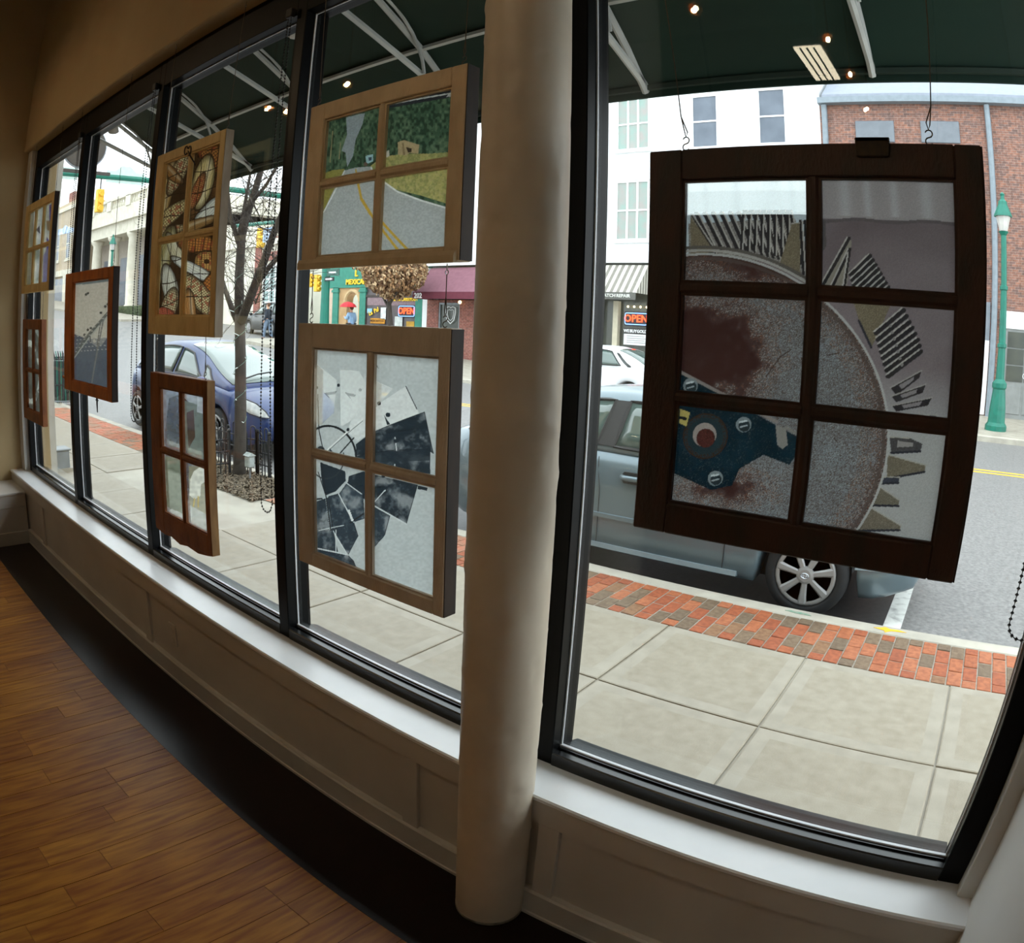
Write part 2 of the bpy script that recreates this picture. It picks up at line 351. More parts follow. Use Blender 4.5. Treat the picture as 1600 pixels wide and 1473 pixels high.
track_lamp(-.83, -2.74, -2.5, 1.2, 1.0, LP*.5, 'brass ceiling spotlight behind the strip light, deeper in the room')
t = thing('strip_light', 'white fluorescent strip light on the ceiling, mirrored in the right window', 'ceiling light', (-1.07, -1.87, ZC))
B(-1.18, -.95, -2.22, -1.50, 3.80, 3.86).build('housing', white_paint, t, bevel=.01)
MB().tube([(-1.07, -1.87, 3.85), (-1.07, -1.87, ZC)], .015).build('stem', white_paint, t)
B(-1.165, -.965, -2.20, -1.52, 3.785, 3.80).build('diffuser', emis('fluorescent', (255, 238, 205), 3.5), t)
for xx in (-1.115, -1.065, -1.015): B(xx-.006, xx+.006, -2.20, -1.52, 3.777, 3.785).build('louvre', white_paint, t)

# ================================================================== PICTURES PRINTED ON THE OLD SASHES
def vnoise(X, Y, s, seed):
    t = np.random.RandomState(seed).rand(64, 64); x = X/s; y = Y/s; i = np.floor(x).astype(int); j = np.floor(y).astype(int); a = x-i; b = y-j
    a = a*a*(3-2*a); b = b*b*(3-2*b); g = lambda p, q: t[p % 64, q % 64]
    return g(i, j)*(1-a)*(1-b)+g(i+1, j)*a*(1-b)+g(i, j+1)*(1-a)*b+g(i+1, j+1)*a*b
def fbm(X, Y, s, seed, o=4):
    r = 0; n = 0
    for k in range(o): w = .5**k; r = r+w*vnoise(X+31*k, Y-17*k, s/2**k, seed+k); n += w
    return r/n
def poly(X, Y, pts):
    m = np.zeros(X.shape, bool); n = len(pts)
    for i in range(n):
        (x1, y1), (x2, y2) = pts[i], pts[(i+1) % n]
        if y1 == y2: continue
        c = ((y1 > Y) != (y2 > Y)) & (X < (x2-x1)*(Y-y1)/(y2-y1)+x1); m ^= c
    return m
def seg(X, Y, p, q, w):
    dx, dy = q[0]-p[0], q[1]-p[1]; t = np.clip(((X-p[0])*dx+(Y-p[1])*dy)/(dx*dx+dy*dy+1e-9), 0, 1)
    return np.hypot(X-p[0]-t*dx, Y-p[1]-t*dy) <= w/2
class Pic:
    """a picture painted over the print's own x, y units; rgb 0-255, alpha 0-1"""
    def __init__(s, X, Y, bg, a=1.):
        s.X, s.Y = X, Y; s.c = np.zeros(X.shape+(4,)); s.c[..., :3] = bg; s.c[..., 3] = a
    def put(s, m, col, a=None, k=1.):
        col = np.asarray(col, float); m = np.asarray(m, float)*k
        s.c[..., :3] = s.c[..., :3]*(1-m[..., None])+m[..., None]*col
        if a is not None: s.c[..., 3] = s.c[..., 3]*(1-m)+m*a
    def poly(s, pts, col, a=None, k=1.): s.put(poly(s.X, s.Y, pts), col, a, k)
    def seg(s, p, q, w, col, a=None): s.put(seg(s.X, s.Y, p, q, w), col, a)
    def disc(s, c, r, col, a=None, r0=0): d = np.hypot(s.X-c[0], s.Y-c[1]); s.put((d <= r) & (d >= r0), col, a)
    def grain(s, amt, sc, seed): s.c[..., :3] *= (1+amt*(vnoise(s.X, s.Y, sc, seed)-.5)*2)[..., None]

def paint_gear(X, Y):
    rs = np.random.RandomState(4); rnd = rs.rand(*X.shape); rnd2 = rs.rand(*X.shape)
    P = Pic(X, Y, (134, 122, 126)); P.put(np.clip((fbm(X, Y, 110, 5)-.42)*2.5, 0, 1), (108, 96, 100), k=.8)
    P.put(np.clip((Y-570)/90, 0, 1)*(X > 1280), (176, 174, 174))
    P.poly([(1040, 270), (1277, 270), (1277, 352), (1240, 400), (1040, 400)], (206, 218, 228), .6); P.put((Y < 300) & (X < 1277), (226, 234, 240), .45, k=.6)
    P.put((Y < 345) & (X > 1275), (168, 160, 163)); P.put((abs(Y-347-2*np.sin(X*.06)) < 2.5) & (X > 1275), (104, 96, 100))
    for xx, w in ((1318, 9), (1352, 6), (1392, 7), (1440, 10), (1150, 7), (1100, 6), (1205, 16), (1238, 6)): P.put(np.exp(-((X-xx)/w)**2)*(Y < 340)*(Y > 282), (206, 206, 210) if xx > 1275 else (176, 190, 200), k=.55)
    cx, cy, R = 1090, 690, 290
    DK, LT, OL = (52, 50, 54), (192, 186, 180), (118, 108, 90)
    g = lambda pts: [(991+x/1.522, 220+y/1.522) for x, y in pts]
    def bar(p, q, w=6., dark=DK, light=LT):
        p, q = g([p])[0], g([q])[0]; P.seg(p, q, w, dark); dx, dy = q[0]-p[0], q[1]-p[1]; l = math.hypot(dx, dy); nx, ny = dy/l*w*.55, -dx/l*w*.55
        P.seg((p[0]+nx, p[1]+ny), (q[0]+nx, q[1]+ny), 2.2, light)
    def tooth(pts, face=OL, lo=(50, 52, 62)):
        q = g(pts); P.poly(q, face); P.put(poly(X, Y, q) & (rnd > .62), tuple(int(v*1.18) for v in face)); P.seg(q[-1], q[-2], 3.6, lo); P.seg(q[0], q[1], 1.8, (176, 170, 162))
    # combs of upright tines along the top
    P.put((Y > 335) & (X < 1277), (128, 122, 118), 1., k=0.) ; P.c[..., 3] = np.where((Y > 338) | (X > 1277), 1., P.c[..., 3])
    P.poly(g([(120, 200), (380, 190), (415, 345), (300, 290), (120, 285)]), (128, 122, 118)); P.put(poly(X, Y, g([(120, 200), (380, 190), (415, 345), (300, 290), (120, 285)])) & (rnd > .6), (168, 162, 158))
    for i in range(6): x0 = 132+i*21; bar((x0+8, 176), (x0+52-i*2, 262), 6.5)
    for i in range(8): x0 = 258+i*15; bar((x0, 172), (x0-8+i, 262+i*3), 4.6); bar((x0+6, 172), (x0+42-i*2, 276+i*3), 5)
    tooth([(126, 180), (190, 272), (124, 276)]); bar((128, 178), (186, 268), 3.5)
    for i in range(5): bar((392+i*11, 196), (396+i*9, 320), 5)
    tooth([(372, 202), (390, 200), (388, 332), (340, 300)])
    P.poly(g([(438, 192), (450, 192), (450, 256), (440, 270)]), (96, 90, 92))
    # sloping combs round the shoulder
    P.poly(g([(436, 350), (500, 236), (508, 240), (494, 352)]), (150, 142, 132)); bar((440, 346), (502, 236), 5.5); bar((462, 348), (503, 262), 5); bar((488, 350), (502, 270), 4)
    for k in range(9): u = k/8; bar((503+26*u, 322+98*u), (549+44*u, 276+84*u), 6)
    tooth([(505, 372), (596, 380), (575, 430), (548, 492), (520, 430)])
    for k in range(8): u = k/7; bar((558+28*u, 458+100*u), (620+44*u-20*max(0, u-.7), 402+96*u), 7)
    for k in range(7): u = k/6; P.disc(g([(590+26*u, 440+90*u)])[0], 2.4, (146, 140, 138))
    for q in ([(592, 584), (660, 542), (655, 560), (606, 602)], [(594, 604), (670, 574), (664, 594), (606, 618)], [(596, 626), (684, 605), (676, 624), (606, 640)], [(600, 648), (697, 646), (688, 660), (612, 664)]):
        P.poly(g(q), DK); c_ = np.mean(g(q), 0); P.poly([tuple(c_+(np.array(p)-c_)*.5) for p in g(q)], (146, 138, 140)); P.seg(g(q)[0], g(q)[1], 2, (168, 162, 158))
    # solid teeth lower right
    tooth([(594, 700), (640, 702), (668, 715), (664, 733), (600, 738)], (74, 72, 74)); P.poly(g([(612, 708), (648, 714), (646, 722), (612, 724)]), (158, 152, 150))
    tooth([(592, 742), (678, 766), (676, 782), (594, 800)], (112, 104, 90)); tooth([(582, 796), (622, 796), (620, 810), (578, 812)], (60, 62, 72))
    tooth([(572, 815), (626, 852), (625, 866), (556, 866)], (108, 102, 90)); tooth([(558, 868), (635, 915), (633, 926), (525, 930)], (112, 104, 92))
    # the drum
    d = np.hypot(X-cx, (Y-cy)); dm = d < R; n2 = fbm(X, Y, 70, 12); n3 = fbm(X, Y, 14, 15)
    P.put(dm, (120, 120, 122)); P.put(dm*np.clip((n2-.45)*3, 0, 1), (136, 142, 148))
    rust = np.clip(1.45-np.hypot((X-1100)/110, (Y-560)/100)+.8*(n2-.5)+.5*(n3-.5), 0, 1)*1.2+np.clip(1.1-np.hypot((X-1140)/110, (Y-768)/46)+.5*(n3-.5), 0, 1)+np.clip((d-R*.70)/(R*.3), 0, 1)**1.5*.8+np.clip(1-np.hypot((X-1150)/150, (Y-425)/36), 0, 1)*.3
    rust = np.clip(rust, 0, 1.15); P.put(dm & (rnd < .26+.45*rust), (88, 74, 70), k=.85); P.put(dm*np.clip((rust-.5)*1.8, 0, .93)*np.clip(.35+.9*n3+.5*rnd2, 0, 1), (64, 38, 35)); P.put(dm & (rust > .3) & (rust < .85) & (rnd2 > .72), (130, 88, 66), k=.7)
    P.put(dm & (rnd2 > .86) & (rust < .8), (168, 172, 174), k=.7); P.put(dm & (fbm(X, Y, 9, 19) > .72) & (rust < .6), (146, 154, 164), k=.5)
    P.put(abs(d-R) < 1.8, (184, 182, 180)); P.put((abs(d-R+7) < 2.5), (92, 80, 76), k=.8); P.put((abs(d-R-6) < 2) & (Y < 455), (176, 172, 168)); P.put((abs(d-R-11) < 2.5) & (Y < 455), (100, 94, 90))
    for p, q in (((1195, 590), (1215, 560)), ((1215, 560), (1232, 548)), ((1248, 560), (1254, 610)), ((1286, 556), (1304, 552)), ((1300, 684), (1306, 690))): P.seg(p, q, 1.8, (76, 62, 60))
    # bracket plate with bolts
    pl = [(1040, 580), (1088, 598), (1248, 684), (1252, 700), (1236, 727), (1196, 712), (1160, 735), (1150, 762), (1118, 770), (1040, 738)]
    P.poly(pl, (18, 38, 49)); P.put(poly(X, Y, pl)*np.clip((fbm(X, Y, 40, 21)-.45)*3, 0, 1), (25, 52, 65), k=.7); P.put(poly(X, Y, pl) & (rnd > .96), (110, 110, 100), k=.7)
    P.seg((1060, 584), (1214, 660), 5, (146, 136, 132)); P.seg((1228, 668), (1252, 682), 4, (140, 134, 130)); P.poly([(1212, 664), (1228, 670), (1232, 696), (1224, 702), (1216, 696)], (140, 136, 132))
    P.disc((1103, 684), 36, (64, 44, 34)); P.put((np.hypot(X-1103, Y-684) < 34) & (rnd > .5), (40, 62, 70)); P.disc((1103, 684), 29, (40, 56, 62)); P.disc((1102, 682), 19, (160, 148, 142)); P.disc((1104, 687), 15, (92, 50, 44)); P.put((np.hypot(X-1104, Y-687) < 15) & (rnd > .6), (60, 34, 34))
    for cxx, cyy in ((1076, 605), (1163, 665), (1123, 751)):
        P.disc((cxx, cyy), 12, (132, 140, 144)); P.disc((cxx+1, cyy+2), 9, (44, 56, 62)); P.seg((cxx-6, cyy-4), (cxx+4, cyy-6), 3, (206, 212, 214)); P.seg((cxx-5, cyy+4), (cxx+5, cyy+1), 2.4, (170, 176, 178))
    P.poly([(1060, 641), (1077, 647), (1072, 669), (1060, 664)], (188, 170, 100)); P.seg((1062, 655), (1070, 657), 5, (34, 40, 44))
    P.c[..., :3] *= (.95+.1*rnd2)[..., None]*np.where((X < 1277) & (Y < 335), 1.06, .84)[..., None]; return P.c

def paint_windmill(X, Y):
    s = lambda pts: [(453+x/2.178, 484+y/2.178) for x, y in pts]
    P = Pic(X, Y, (196, 201, 203)); P.c[..., :3] -= (np.clip((Y-560)/400, 0, 1)*12)[..., None]
    D = (44, 53, 61); n1 = fbm(X, Y, 17, 3); n2 = fbm(X, Y, 6, 6); LG = (222, 225, 226)
    for q, a in (([(80, 188), (160, 240), (150, 345), (100, 385), (80, 380)], .45), ([(170, 205), (240, 208), (262, 240), (262, 300), (215, 372), (178, 392)], .5), ([(262, 225), (355, 265), (300, 330), (262, 330)], .6), ([(215, 372), (262, 300), (290, 320), (290, 412), (238, 440), (205, 410)], .8)): P.poly(s(q), LG, a); P.seg(s([q[0]])[0], s([q[1]])[0], 1, (236, 236, 236))
    P.poly(s([(270, 345), (397, 255), (440, 345), (285, 412), (262, 420)]), (224, 226, 227)); P.seg(s([(397, 255)])[0], s([(432, 330)])[0], 1.4, (70, 74, 80))
    def blade(pts, f=1., cut=None):
        q = s(pts); m = poly(X, Y, q); P.put(m, tuple(v*f for v in D)); P.put(m*np.clip((n1-.5)*4.5, 0, .85), (150, 154, 158)); P.put(m*np.clip((n2-.58)*5, 0, .7), (92, 98, 104))
        for p_, r_ in zip(q, q[1:]+q[:1]): P.put(seg(X, Y, p_, r_, 1.1), (30, 36, 42), k=.8)
    blade([(235, 452), (285, 415), (455, 340), (483, 480), (470, 468), (372, 470), (238, 488)]); blade([(238, 492), (285, 480), (473, 465), (474, 570), (400, 556), (238, 522)])
    P.put(poly(X, Y, s([(285, 482), (473, 467), (473, 505), (285, 515)])), D, k=.75)
    blade([(210, 560), (262, 545), (290, 555), (438, 590), (405, 728), (290, 655), (205, 600)]); P.poly(s([(440, 592), (468, 600), (466, 610), (438, 604)]), D)
    blade([(282, 658), (352, 700), (335, 770), (300, 812), (284, 806)], 1.25); blade([(172, 622), (205, 580), (260, 622), (266, 708), (225, 720)], 1.35); blade([(132, 626), (174, 618), (226, 716), (243, 770), (205, 838), (150, 748)], 1.2); blade([(82, 642), (130, 630), (150, 748), (166, 822), (82, 800)], 1.2); blade([(82, 806), (205, 838), (226, 860), (236, 886), (160, 862), (82, 836)], 1.1)
    P.poly(s([(98, 508), (196, 542), (198, 575), (160, 610), (120, 622), (104, 570)]), D)
    for p, q, w in (((172, 620), (228, 720), 2), ((150, 748), (205, 838), 1.6), ((84, 805), (205, 837), 1.8), ((288, 656), (404, 728), 2), ((300, 652), (336, 610), 1.6), ((366, 428), (372, 472), 1.6), ((366, 520), (368, 542), 1.6), ((120, 620), (140, 745), 2.4), ((160, 745), (160, 820), 1.6), ((200, 582), (256, 622), 1.6), ((92, 742), (190, 730), 1.4)): P.seg(s([p])[0], s([q])[0], w, (206, 210, 212))
    c = s([(125, 498)])[0]; d = np.hypot(X-c[0], Y-c[1]); an = np.arctan2(Y-c[1], X-c[0]); P.put((abs(d-110/2.178) < 1.7) & (an < .1), (38, 42, 46)); P.put((abs(d-66/2.178) < 1) & (an > -.3), (60, 64, 68)); P.disc(s([(100, 470)])[0], 7.5, (62, 66, 70)); P.disc(s([(100, 470)])[0], 4, (96, 98, 100))
    for p, q, w in (((165, 492), (226, 430), 2.2), ((85, 285), (92, 400), 1.8), ((92, 400), (118, 500), 1.8), ((104, 510), (140, 745), 2.2), ((90, 540), (120, 620), 1.6), ((82, 632), (105, 632), 2.6), ((215, 722), (262, 692), 2.6), ((128, 470), (112, 500), 1.6)): P.seg(s([p])[0], s([q])[0], w, (44, 48, 52))
    P.seg(s([(122, 472)])[0], s([(255, 368)])[0], 2.4, (232, 234, 234)); P.seg(s([(124, 476)])[0], s([(257, 373)])[0], 1, (90, 94, 98))
    for q in ([(110, 280), (160, 274), (154, 284), (124, 286), (134, 298)], [(190, 278), (232, 286), (226, 293), (206, 290), (218, 304)], [(286, 316), (298, 320), (294, 326)], [(290, 198), (299, 183), (311, 202), (299, 190)], [(136, 462), (166, 494), (136, 488)], [(328, 350), (350, 384), (340, 386)]): P.poly(s(q), D)
    for q, r in (((166, 255), 2.6), ((246, 270), 2.4), ((312, 314), 3), ((342, 352), 3.6), ((205, 402), 2.8), ((82, 262), 2), ((368, 440), 3), ((330, 560), 3)): P.disc(s([q])[0], r, D)
    for i in range(5): P.put((np.hypot(X-s([(210+i*3, 690)])[0][0], Y-s([(210, 680+i*8)])[0][1]) < 2.2), (226, 228, 228))
    P.grain(.04, 3, 8); return P.c

def paint_road(X, Y):
    s = lambda pts: [(440+x/3.876, 60+y/3.876) for x, y in pts]
    P = Pic(X, Y, (72, 98, 78)); n = vnoise(X, Y*.6, 3., 2); n2 = fbm(X, Y, 14, 4)
    P.put(np.clip((n2-.42)*3, 0, 1), (92, 116, 92)); P.put(n < .35, (38, 58, 46), k=.7); P.put((n > .72), (130, 148, 116), k=.5)
    P.poly(s([(385, 480), (512, 450), (498, 520), (455, 620), (440, 720), (402, 790), (388, 700), (360, 690), (395, 590)]), (158, 168, 174))
    P.poly(s([(235, 830), (300, 810), (385, 800), (370, 830), (300, 960), (235, 1060)]), (158, 150, 82)); g = [(555, 780), (640, 720), (800, 705), (900, 705), (1080, 690), (1080, 1040), (860, 960), (700, 920), (600, 850)]
    P.poly(s(g), (184, 176, 112)); P.put(poly(X, Y, s(g)) & (n > .5), (142, 148, 92), k=.6); P.put(poly(X, Y, s(g)) & (vnoise(X, Y, 2.2, 9) > .6), (196, 182, 128), k=.5)
    P.poly(s([(380, 812), (455, 792), (552, 784), (575, 835), (630, 868), (720, 930), (860, 985), (1080, 1060), (1080, 1400), (200, 1400), (240, 1060), (300, 950)]), (184, 188, 188))
    for a, b in zip(*(lambda q: (q[:-1], q[1:]))([(560, 790), (575, 838), (632, 872), (720, 935), (860, 990), (1080, 1062)])): P.seg(s([a])[0], s([b])[0], 2.6, (236, 238, 236))
    for a, b in zip(*(lambda q: (q[:-1], q[1:]))([(385, 812), (345, 890), (300, 970), (240, 1065)])): P.seg(s([a])[0], s([b])[0], 2.2, (236, 238, 236))
    for a, b, w in (((460, 805), (475, 880), 2.5), ((475, 880), (500, 980), 4), ((500, 980), (560, 1070), 5), ((560, 1070), (740, 1300), 4), ((590, 1075), (790, 1290), 4)): P.seg(s([a])[0], s([b])[0], w, (206, 170, 74))
    P.poly(s([(720, 632), (760, 622), (842, 650), (838, 705), (790, 700), (770, 715), (722, 712)]), (190, 168, 130)); P.poly(s([(768, 665), (800, 672), (800, 695), (780, 700)]), (70, 60, 48)); P.poly(s([(745, 640), (755, 640), (765, 712), (750, 712)]), (150, 130, 98))
    P.poly(s([(522, 720), (570, 708), (572, 752), (530, 770)]), (170, 206, 214)); P.disc(s([(524, 770)])[0], 3.2, (120, 96, 88)); P.poly(s([(540, 728), (562, 724), (562, 746), (545, 750)]), (70, 90, 110))
    P.poly(s([(640, 700), (668, 682), (672, 720), (640, 735)]), (214, 210, 200)); P.seg(s([(292, 570)])[0], s([(280, 760)])[0], 1.4, (176, 160, 120)); P.seg(s([(350, 640)])[0], s([(345, 740)])[0], 1.2, (170, 156, 120))
    P.poly(s([(640, 390), (1080, 280), (1080, 340), (660, 420)]), (54, 58, 64)); P.poly(s([(1000, 330), (1060, 310), (1060, 345), (985, 350)]), (190, 192, 192)); P.seg(s([(660, 395)])[0], s([(1020, 325)])[0], 2.2, (200, 200, 198))
    P.grain(.06, 2, 6); return P.c

def paint_corn(X, Y):
    rs = np.random.RandomState(4); rnd = rs.rand(*X.shape); P = Pic(X, Y, (56, 36, 22)); n = fbm(X, Y, 24, 61); P.put(np.clip((n-.5)*5, 0, 1), (112, 78, 46)); wob = (fbm(X, Y, 20, 8)-.5)*10
    def cob(cx, cy, a, b, t, col, kern=None, kc=(72, 46, 28)):
        ct, st = math.cos(t), math.sin(t); u = (X-cx)*ct+(Y-cy)*st; v = -(X-cx)*st+(Y-cy)*ct+wob*.3; e = (u/a)**2+(v/b)**2; m = e < 1
        P.put((e < 1.18), (40, 26, 18), k=.8); P.put(m, col)
        if kern:
            k1 = np.abs(((u+wob*.2)/kern) % 1-.5)*2; k2 = np.abs((v/(kern*.9)) % 1-.5)*2; P.put(m & ((k1 > .72) | (k2 > .74)), kc, k=.85)
            cell = np.sin(np.floor(u/kern)*12.9+np.floor(v/(kern*.9))*78.2)*43758.5; P.put(m & ((cell % 1) > .72), (150, 60, 44), k=.6)
        else:
            P.put(m & (np.abs(((v+wob*.4)/3.2) % 1-.5) > .4), tuple(c*.55 for c in col), k=.7); P.put(m*np.clip(1-np.abs(v/b+.3)*2.2, 0, 1), (236, 230, 210), k=.5)
        P.put(m*np.clip((e-.55)*1.8, 0, .75), tuple(c*.4 for c in col))
    for c in ((256, 300, 56, 12, 1.75, (176, 140, 84), None), (330, 246, 40, 17, .95, (178, 120, 64), 4.2), (276, 272, 36, 12, -1.15, (214, 196, 150), 3.6), (262, 268, 30, 9, .7, (150, 104, 56), None), (316, 286, 44, 15, 1.75, (216, 192, 132), None), (308, 300, 30, 8, 1.9, (196, 130, 80), 3.2), (332, 330, 40, 13, -.75, (214, 214, 206), None), (264, 338, 38, 12, -.65, (216, 198, 142), 4), (300, 356, 40, 9, -.35, (150, 112, 66), None), (262, 362, 30, 7, -.2, (206, 186, 140), 3.2),
              (254, 402, 50, 15, 1.9, (150, 138, 92), None), (276, 396, 34, 10, 1.1, (206, 196, 164), None), (264, 448, 34, 13, 1.35, (196, 192, 178), None), (310, 384, 32, 15, .15, (190, 124, 62), 4.4), (322, 412, 18, 17, 0, (216, 166, 96), 3.4), (302, 424, 40, 9, .55, (216, 214, 204), None), (330, 446, 36, 12, -.9, (196, 122, 60), 4.2), (312, 466, 42, 15, 1.0, (222, 204, 156), 3.4), (296, 484, 30, 9, 1.5, (172, 120, 70), None), (262, 480, 30, 13, -1.2, (206, 190, 150), 3.6), (256, 490, 16, 9, .3, (186, 92, 72), 3)): cob(*c)
    P.put(np.hypot(X-322, Y-412) < 4, (60, 38, 24))
    for i in range(9):
        P.put(abs(Y-(238+i*33)+(X-290)*.18+3*np.sin(X*.09+i)) < .8, (30, 20, 16)); P.put(abs(X-(240+i*13)+(Y-370)*.06+2*np.sin(Y*.05+i*2)) < .55, (40, 28, 20))
    P.c[..., :3] *= (.9+.2*rnd)[..., None]; return P.c

def paint_chicken(X, Y):
    s = lambda pts: [(180+x/3.877, 500+y/3.877) for x, y in pts]
    P = Pic(X, Y, (196, 204, 208), .42); n = fbm(X, Y, 20, 8)
    P.poly(s([(280, 420), (385, 440), (385, 770), (280, 740)]), (150, 160, 176), .6); P.poly(s([(320, 480), (390, 450), (470, 520), (480, 700), (430, 1100), (310, 1150), (290, 700)]), (96, 104, 116), .7)
    P.poly(s([(380, 480), (545, 520), (545, 860), (430, 800)]), (120, 132, 126), .75); P.put(poly(X, Y, s([(290, 820), (400, 840), (400, 1180), (290, 1130)])), (120, 132, 116), .72)
    P.poly(s([(440, 880), (545, 880), (545, 1180), (440, 1120)]), (150, 146, 124), .7)
    P.poly(s([(470, 910), (510, 880), (545, 900), (545, 960), (510, 990), (505, 1060), (470, 1085), (440, 1060), (448, 960)]), (232, 230, 220), .93)
    P.seg(s([(470, 1080)])[0], s([(462, 1130)])[0], 2, (206, 178, 96), .9); P.seg(s([(492, 1065)])[0], s([(490, 1130)])[0], 2, (206, 178, 96), .9)
    P.poly(s([(430, 560), (470, 540), (480, 700), (440, 780)]), (90, 70, 60), .6); P.poly(s([(490, 460), (545, 470), (545, 560), (490, 555)]), (214, 220, 226), .6); P.grain(.1, 4, 5); return P.c

def paint_coaster(X, Y):
    s = lambda pts: [(x/4.911, 440+y/4.911) for x, y in pts]
    P = Pic(X, Y, (206, 196, 182)); P.c[..., :3] -= (np.clip((Y-460)/150, 0, 1)*14)[..., None]
    P.put(Y < 444, (120, 130, 132)); P.poly(s([(530, 380), (610, 415), (660, 440), (720, 495), (770, 500), (820, 430), (900, 380), (900, 900), (500, 800)]), (84, 92, 106))
    P.put((Y > 530) & (fbm(X, Y, 22, 4) > .55), (96, 104, 116), k=.5)
    P.seg(s([(530, 590)])[0], s([(900, 160)])[0], 4.2, (92, 98, 98)); P.seg(s([(535, 600)])[0], s([(900, 185)])[0], 2, (178, 176, 166)); P.seg(s([(560, 520)])[0], s([(870, 200)])[0], 1.3, (120, 118, 112))
    P.seg(s([(790, 290)])[0], s([(690, 780)])[0], 2.2, (124, 122, 120)); P.seg(s([(770, 300)])[0], s([(735, 520)])[0], 1.6, (110, 108, 106)); P.seg(s([(822, 260)])[0], s([(820, 450)])[0], 1.6, (80, 84, 86)); P.seg(s([(688, 420)])[0], s([(690, 470)])[0], 1.6, (80, 84, 86))
    for q in ((645, 408), (672, 372), (695, 360), (770, 250), (800, 205), (818, 190), (660, 100), (675, 92)): P.disc(s([q])[0], 2.0, (58, 66, 70))
    for i in range(14): P.seg((113, 470+i*6), (172, 470+i*6), .5, (196, 188, 176))
    P.grain(.05, 2, 3); return P.c

def paint_iris(X, Y):
    P = Pic(X, Y, (206, 210, 206), .8); n = fbm((X-40)*1.6, Y, 22, 14); P.put(np.clip((n-.5)*6, 0, 1), (150, 160, 150)); P.put(np.clip((.45-n)*6, 0, 1)*(X > 52), (238, 238, 236))
    P.poly([(76, 320), (84, 314), (82, 370), (77, 355)], (60, 48, 150)); P.poly([(73, 370), (80, 385), (77, 415), (72, 405)], (74, 60, 160)); P.poly([(68, 400), (80, 380), (74, 440), (66, 450)], (120, 120, 170)); P.poly([(56, 360), (62, 352), (63, 366)], (60, 66, 90)); P.poly([(72, 345), (80, 345), (79, 362), (74, 360)], (140, 110, 84))
    P.put(X < 52, (120, 112, 92), .9, k=.8); P.grain(.08, 3, 5); return P.c

def paint_wheel(X, Y):
    P = Pic(X, Y, (92, 98, 96), .9); d = np.hypot((X-44)*2.6, Y-583); P.put((d < 52) & (d > 42), (206, 212, 204)); P.put((abs(np.hypot((X-40)*2.2, Y-585)-78) < 4), (160, 168, 164)); P.put(fbm(X, Y, 12, 4) > .56, (62, 66, 66), k=.6)
    P.grain(.1, 3, 5); return P.c

def srgb2lin(a):
    a = np.clip(a/255., 0, 1); return np.where(a <= .04045, a/12.92, ((a+.055)/1.055)**2.4)
PRINT_GAIN = 1.0
def print_film(name, x0, x1, z0, z1, y, xr, zr, corners, painter, step, parent):
    """one pane's piece of the picture: a fine colour grid. xr, zr = extent of the whole picture; corners = the picture's own drawing units at its four corners"""
    nx = max(4, int((x1-x0)/step)); nz = max(4, int((z1-z0)/step))
    xs = np.linspace(x0, x1, nx+1); zs = np.linspace(z0, z1, nz+1); XX, ZZ = np.meshgrid(xs, zs)
    u = (XX-xr[0])/(xr[1]-xr[0]); v = (zr[1]-ZZ)/(zr[1]-zr[0]); tl, tr, bl, br = [np.array(c, float) for c in corners]
    PXY = tl*((1-u)*(1-v))[..., None]+tr*(u*(1-v))[..., None]+bl*((1-u)*v)[..., None]+br*(u*v)[..., None]
    c = painter(PXY[..., 0], PXY[..., 1]); rgba = np.concatenate([np.clip(srgb2lin(c[..., :3])*PRINT_GAIN, 0, 1), c[..., 3:4]], -1).reshape(-1, 4)
    o3 = org(parent); verts = np.stack([XX-o3.x, np.full_like(XX, y)-o3.y, ZZ-o3.z], -1).reshape(-1, 3)
    i = np.arange(nz)[:, None]*(nx+1)+np.arange(nx)[None, :]; faces = np.stack([i, i+1, i+nx+2, i+nx+1], -1).reshape(-1, 4)
    me = bpy.data.meshes.new(name); me.vertices.add(len(verts)); me.vertices.foreach_set('co', verts.ravel()); me.loops.add(faces.size); me.loops.foreach_set('vertex_index', faces.ravel())
    me.polygons.add(len(faces)); me.polygons.foreach_set('loop_start', np.arange(0, faces.size, 4)); me.polygons.foreach_set('loop_total', np.full(len(faces), 4)); me.update()
    ca = me.color_attributes.new('Print', 'FLOAT_COLOR', 'POINT'); ca.data.foreach_set('color', rgba.astype(np.float32).ravel())
    me.materials.append(film_mat()); o = bpy.data.objects.new(name, me); COL.objects.link(o); o.parent = parent; return o

def wood(name, c1, c2, rough=.6, c3=None):
    return M(name, c1, rough, rgb2=c2, nscale=7, stretch=(3, 3, 1.2), detail=8, bump=.25, bscale=45, nlo=.4, nhi=.72)
cream_old = wood('old_cream_paint', (234, 206, 146), (216, 184, 124))
cream_tan = wood('old_tan_paint', (214, 194, 162), (198, 176, 142))
taupe_old = wood('old_taupe_paint', (206, 192, 174), (190, 174, 154))
orange_wood = wood('varnished_pine', (196, 112, 44), (160, 84, 32), .45)
brown_wood = wood('brown_varnish', (146, 84, 38), (112, 60, 26), .5)
redbrown_wood = wood('dark_red_brown_paint', (62, 36, 24), (36, 34, 27), .55)
side_dark = M('bare_dark_edge', (52, 34, 22), .7, rgb2=(30, 20, 14), nscale=20, stretch=(1, 1, .2))
side_pale = M('pale_worn_edge', (170, 156, 138), .7, rgb2=(140, 124, 104), nscale=14, stretch=(1, 1, .3))
side_ochre = M('ochre_worn_edge', (150, 112, 64), .7, rgb2=(104, 70, 36), nscale=14, stretch=(1, 1, .3))
putty = M('old_putty', (226, 220, 206), .8, rgb2=(196, 188, 170), nscale=60)
YF, YB = 1.463, 1.503
